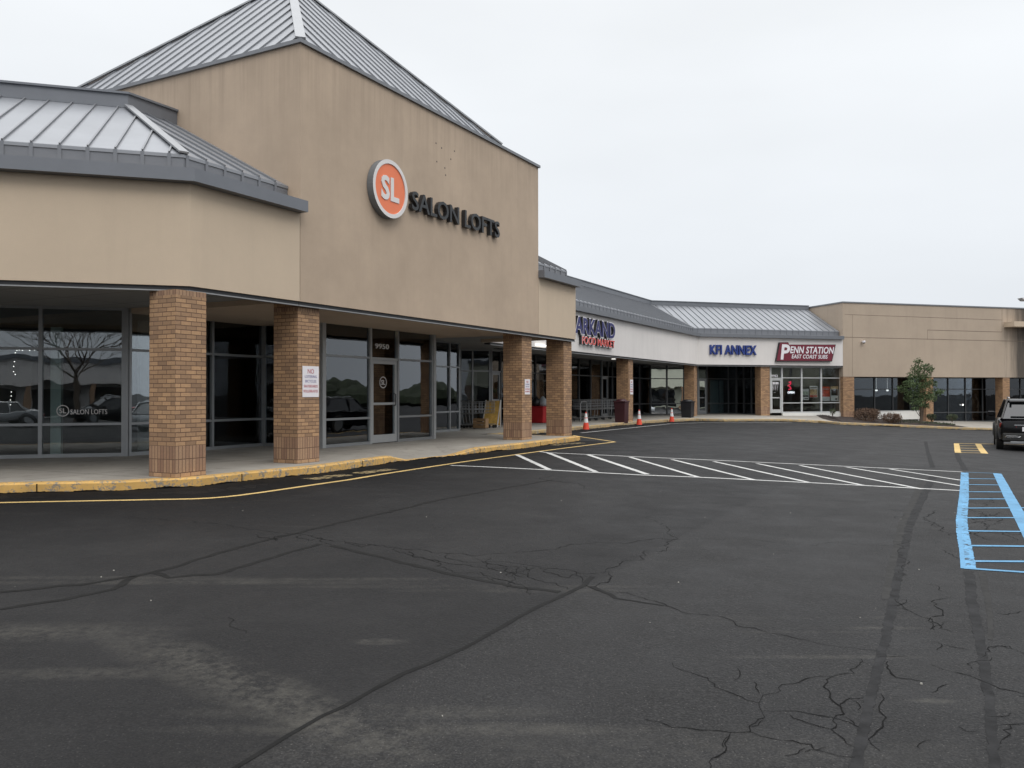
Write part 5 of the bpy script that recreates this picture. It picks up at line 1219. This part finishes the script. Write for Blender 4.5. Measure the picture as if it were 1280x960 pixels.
# ======================= VEHICLES =======================
def make_car(name, paint, loc, rz, label, group, suv=True, detail=True):
    t = thing(name, loc, label, 'car', group, rz)
    Lh = 2.36 if suv else 2.3; H = 1.70 if suv else 1.44; sh = 1.08 if suv else .92; W = .96 if suv else .91
    # lower body lofted along y (rear -Lh ... front +Lh)
    st = [(-Lh, .80, .40, sh - .22), (-Lh + .05, .90, .34, sh - .10), (-Lh + .25, .97, .30, sh - .02), (-Lh + .8, 1., .28, sh), (0, 1., .26, sh - .02), (Lh - 1.35, 1., .28, sh - .06), (Lh - .8, .98, .30, sh - .12), (Lh - .25, .92, .32, sh - .24), (Lh - .04, .82, .38, sh - .36), (Lh, .7, .42, sh - .42)]
    m = MB(); rings = []
    for y, k, zb, zs in st:
        w_ = W * k; mid = (zb + zs) / 2
        half = [(0, zb), (w_ * .85, zb), (w_ * .97, zb + .08), (w_, mid - .05), (w_ * .985, mid + .14), (w_ * .97, zs - .05), (w_ * .90, zs), (0, zs + .025)]
        rings.append([Vector((x, y, z)) for x, z in half] + [Vector((-x, y, z)) for x, z in half[-2:0:-1]])
    n = len(rings[0])
    for i in range(len(rings) - 1):
        for k in range(n): m.poly([rings[i][k], rings[i][(k + 1) % n], rings[i + 1][(k + 1) % n], rings[i + 1][k]])
    m.poly(rings[0][::-1]); m.poly(rings[-1]); body = m.build('body', paint, t, world=False, smooth=True); body.data.set_sharp_from_angle(angle=R(38)) if hasattr(body.data, 'set_sharp_from_angle') else None
    # roof and pillars (paint) around a glasshouse
    yr0, yr1 = (-Lh + .10, -Lh + .62) if suv else (-Lh + .75, -Lh + 1.35); yf1, yf0 = .25, 1.15 if suv else 1.05
    b = [(-.86 * W, yr0, sh - .03), (.86 * W, yr0, sh - .03), (.88 * W, yf0, sh - .05), (-.88 * W, yf0, sh - .05)]; tp = [(-.66 * W, yr1, H - .05), (.66 * W, yr1, H - .05), (.68 * W, yf1, H - .04), (-.68 * W, yf1, H - .04)]
    b = [Vector(p) for p in b]; tp = [Vector(p) for p in tp]
    m = MB(); m.hexa(b + tp); m.build('windows', 'car_glass', t, world=False, bevel=.02)
    m = MB(); m.hexa([p + Vector((0, 0, .0)) for p in (Vector((-.70 * W, yr1 - .10, H - .055)), Vector((.70 * W, yr1 - .10, H - .055)), Vector((.71 * W, yf1 + .04, H - .045)), Vector((-.71 * W, yf1 + .04, H - .045)))] + [Vector((-.60 * W, yr1 + .05, H)), Vector((.60 * W, yr1 + .05, H)), Vector((.60 * W, yf1 - .15, H)), Vector((-.60 * W, yf1 - .15, H))]); m.build('roof', paint, t, world=False, bevel=.03)
    for s in (-1, 1):
        for i_, (bb, tt, wd) in enumerate((((s * .87 * W, yr0 + .01, sh - .05), (s * .68 * W, yr1 - .02, H - .04), .13 if suv else .10), ((s * .885 * W, yf0, sh - .06), (s * .69 * W, yf1, H - .04), .07), ((s * .885 * W, -.35, sh - .04), (s * .69 * W, -.35, H - .04), .07))):
            m = MB(); m.bar(bb, tt, wd, .05, upv=Vector((s, -.3 if i_ == 0 else .3, 0)), off=-.02); m.build('pillar', paint, t, world=False, bevel=.01)
        if suv: m = MB(); m.tube([(s * .60 * W, yr1 + .1, H + .01), (s * .62 * W, yr1 + .2, H + .05), (s * .62 * W, yf1 - .3, H + .05), (s * .60 * W, yf1 - .2, H + .01)], .016, 6); m.build('roof_rail', 'chrome', t, world=False)
        m = MB(); m.box(s * (W + .10) - .11, s * (W + .10) + .11, .72, .84, sh + .0, sh + .17); mr_ = m.build('wing_mirror', paint, t, world=False, bevel=.03)
        # tail light wrapping the corner, headlight
        m = MB(); m.hexa([Vector(p) for p in ((s * .42 * W, -Lh - .005, sh - .30), (s * .93 * W, -Lh + .10, sh - .30), (s * .93 * W, -Lh + .16, sh - .28), (s * .42 * W, -Lh + .12, sh - .28), (s * .46 * W, -Lh - .0, sh - .20), (s * .93 * W, -Lh + .05, sh - .16), (s * .90 * W, -Lh + .26, sh - .14), (s * .46 * W, -Lh + .14, sh - .16))]); m.build('tail_light', 'tail_red', t, world=False, bevel=.01)
        m = MB(); m.hexa([Vector(p) for p in ((s * .45 * W, Lh - .03, sh - .50), (s * .88 * W, Lh - .22, sh - .48), (s * .86 * W, Lh - .34, sh - .48), (s * .45 * W, Lh - .25, sh - .5), (s * .48 * W, Lh - .10, sh - .38), (s * .88 * W, Lh - .30, sh - .33), (s * .86 * W, Lh - .42, sh - .33), (s * .48 * W, Lh - .3, sh - .38))]); m.build('headlight', 'chrome', t, world=False)
        for y in (-Lh + .92, Lh - .95):
            wr = .37 if suv else .32
            m = MB(); x0 = s * (W - .20); x1 = s * (W + .012); m.tube([(x0, y, wr), (x1, y, wr)], wr, 24); wl_ = m.build('wheel', 'rubber', t, world=False)
            m = MB(); m.tube([(s * (W - .0), y, wr), (s * (W + .018), y, wr)], wr * .66, 16); m.build('rim', 'sign_grey' if suv else 'chrome', wl_, world=False)
            m = MB(); nA = 14   # wheel-arch lip
            pts = [(s * (W + .0), y + (wr + .07) * math.cos(a), wr + (wr + .07) * math.sin(a)) for a in [math.pi * k / nA for k in range(nA + 1)]]; m.tube(pts, .035, 5); m.build('wheel_arch', 'rubber', t, world=False)
    if detail:
        y = -Lh
        m = MB(); m.hexa([Vector(p) for p in ((-.60 * W, yr0 + .06 - .045, sh + .06), (.60 * W, yr0 + .06 - .045, sh + .06), (.60 * W, yr0 + .08, sh + .06), (-.60 * W, yr0 + .08, sh + .06), (-.55 * W, yr1 - .18 - .01, H - .16), (.55 * W, yr1 - .18 - .01, H - .16), (.55 * W, yr1 - .1, H - .16), (-.55 * W, yr1 - .1, H - .16))]); m.build('rear_window', 'car_glass', t, world=False)
        m = MB(); m.box(-.50 * W, .50 * W, y - .02, y + .05, sh - .235, sh - .205); m.build('chrome_strip', 'chrome', t, world=False)
        m = MB()
        m.box(-.84 * W, .84 * W, y - .05, y + .12, .34, .60); m.build('rear_bumper', 'rubber' if suv else paint, t, world=False, bevel=.04)
        for s in (-1, 1):
            m = MB(); m.tube([(s * .80 * W, y - .02, .44), (s * .74 * W, y - .055, .50), (s * .40 * W, y - .06, .50)], .018, 6); m.tube([(s * .72 * W, y - .055, .45), (s * .42 * W, y - .06, .455), (s * .32 * W, y - .06, .49)], .012, 6); m.build('bumper_trim', 'chrome', t, world=False)
            m = MB(); m.tube([(s * .5 * W, y - .04, .30), (s * .5 * W, y + .2, .30)], .045, 10); m.build('exhaust', 'chrome', t, world=False)
        m = MB(); m.box(-.62 * W, .62 * W, y - .055, y + .05, .26, .335); m.build('skid_plate', 'car_silver', t, world=False, bevel=.01)
        m = MB(); m.box(-.26, .26, y - .028, y - .01, .66, .80); m.build('licence_plate', 'notice_white', t, world=False)
        m = MB(); m.tube([(0, yr0 - .01, sh + .05), (.22, yr0 + .09, sh + .18)], .01, 5); m.build('rear_wiper', 'rubber', t, world=False)
        m = MB(); m.hexa([Vector(p) for p in ((-.62 * W, yr1 - .24, H - .10), (.62 * W, yr1 - .24, H - .10), (.62 * W, yr1 + .05, H - .05), (-.62 * W, yr1 + .05, H - .05), (-.60 * W, yr1 - .20, H - .05), (.60 * W, yr1 - .20, H - .05), (.60 * W, yr1 + .05, H - .0), (-.60 * W, yr1 + .05, H - .0))]); m.build('roof_spoiler', paint, t, world=False, bevel=.01)
    return t
rear = on_ground(1290, 565); cen = rear.xy + FT.e * 2.35
make_car('parked_suv', 'car_black', (cen.x, cen.y, gz(cen.x, cen.y)), -R(TH), 'glossy black SUV parked at the right edge, seen from behind', None)
oth = [('car_white', 3.1, .3, 0, 'white saloon car parked immediately right of the black SUV', 0), ('car_silver', 8.8, .1, 1, 'silver SUV parked third in the row by the lamp', 1), ('car_red', 11.7, -.2, 0, 'dark red saloon car parked fourth in the row', 0), ('car_white', 17.5, .1, 1, 'white SUV parked at the far end of the row', 1)]
for pt, dd, ds, sv, lb, _ in oth:
    q = cen + FT.n * dd + FT.e * ds; make_car('parked_suv' if sv else 'parked_saloon', pt, (q.x, q.y, gz(q.x, q.y)), -R(TH), lb, 'cars parked beyond the frame', bool(sv), False)
for k, (x, y, a, pt, sv, lb) in enumerate(((-9, -19, 70, 'car_silver', 0, 'silver saloon car parked behind the viewpoint near the bare tree'), (-3, -20, 74, 'car_black', 1, 'black SUV parked across the lot behind the viewpoint'), (4, -21, 72, 'car_white', 0, 'white saloon car parked across the lot behind the viewpoint'), (30, 4, 30, 'car_white', 1, 'white SUV parked far right across the lot'), (36, 7, 30, 'car_white', 0, 'white saloon car parked beside the far white SUV'))):
    make_car('parked_suv' if sv else 'parked_saloon', pt, (x, y, gz(x, y)), R(a), lb, 'cars parked beyond the frame', bool(sv), False)
# buildings and trees across the lot (seen in the glass)
def block(name, c, deg, Lx, Dp, H, label, mats):
    F = Fr(c, deg); t = thing(name, (c[0], c[1], -1.1), label, 'shop building'); m = MB(); m.fbox(F, -Lx / 2, Lx / 2, -Dp, 0, 2.4, H); m.fbox(F, -Lx / 2, Lx / 2, -Dp, -2.5, -1.3, 2.39); m.build('wall', mats[0], t)
    m = MB(); m.fbox(F, -Lx / 2 - .2, Lx / 2 + .2, -Dp - .2, .2, H, H + .5); m.build('roof_edge', 'gutter_metal', t)
    for k in range(int(Lx / 6)):
        s = -Lx / 2 + 3 + k * 6; m = MB(); m.fbox(F, s - 2.2, s + 2.2, -2.49, -2.42, -.8, 2.0); w_ = m.build('window', 'car_glass', t); m = MB(); m.fbox(F, s + 2.5, s + 3.0, -.5, -.05, -1.3, 2.4); m.build('post', 'brick_plain', t)
    return t
plain('brick_plain', (.30, .19, .12), .85)
block('cream_building', (62, -18), 226, 60, 14, 5.4, 'long cream shop building across the lot reflected in the mirrored window', ['cream'])
block('grey_building', (-6, -62), 270, 50, 14, 4.6, 'low pale building far behind the viewpoint reflected in salon glass', ['stucco_white'])
wd = MB(); r = random.Random(5)
for k in range(220):
    a = R(-60) + R(250) * k / 220 + math.pi - R(95); rad = 150 + r.uniform(-10, 10); cx, cy = 5 + rad * math.cos(a), 10 + rad * math.sin(a)
    if cy > 62 and cx < 70: continue
    hh = r.uniform(3.2, 6.5); wd.lathe((cx, cy, -1.6), [(3, 0), (5, hh * .3), (4.5, hh * .6), (2.5, hh * .85), (.4, hh)], 9)
o = wd.build('distant_woods', 'treeline'); tag(o, 'dark line of far woods beyond the parking lot', 'woods', kind='stuff')
def bare_tree(x, y, h, seed, label):
    g = gz(x, y); t = thing('bare_tree', (x, y, g), label, 'tree', 'bare trees across the lot'); r = random.Random(seed); tk, bm_ = MB(), MB()
    tk.tube([(0, 0, -.2), (.1, 0, h * .2), (0, .1, h * .42)], [.22, .16, .12], 8)
    def grow(p, d, l, rad, lev):
        q = p + d * l; mdl = p.lerp(q, .5) + Vector((r.gauss(0, .05), r.gauss(0, .05), 0)) * l; bm_.tube([p, mdl, q], [rad, rad * .8, rad * .6], 4, cap=False)
        if lev:
            for _ in range(3 if lev > 1 else 4): nd = (d + Vector((r.gauss(0, .5), r.gauss(0, .5), r.gauss(.1, .3)))).normalized(); grow(p.lerp(q, r.uniform(.5, 1)), nd, l * r.uniform(.55, .8), rad * .55, lev - 1)
    for k in range(6): an = k * 1.05 + r.uniform(-.3, .3); grow(Vector((0, .1, h * r.uniform(.25, .42))), Vector((math.cos(an) * .9, math.sin(an) * .9, .8)).normalized(), h * .26, .07, 4)
    tk.build('trunk', 'bark', t, world=False); bm_.build('branches', 'bark', t, world=False)
bare_tree(-4.5, -24, 8.5, 2, 'tall bare tree behind the viewpoint reflected in the left window'); bare_tree(1.5, -27, 6, 4, 'shorter bare tree behind the viewpoint right of the tall one')
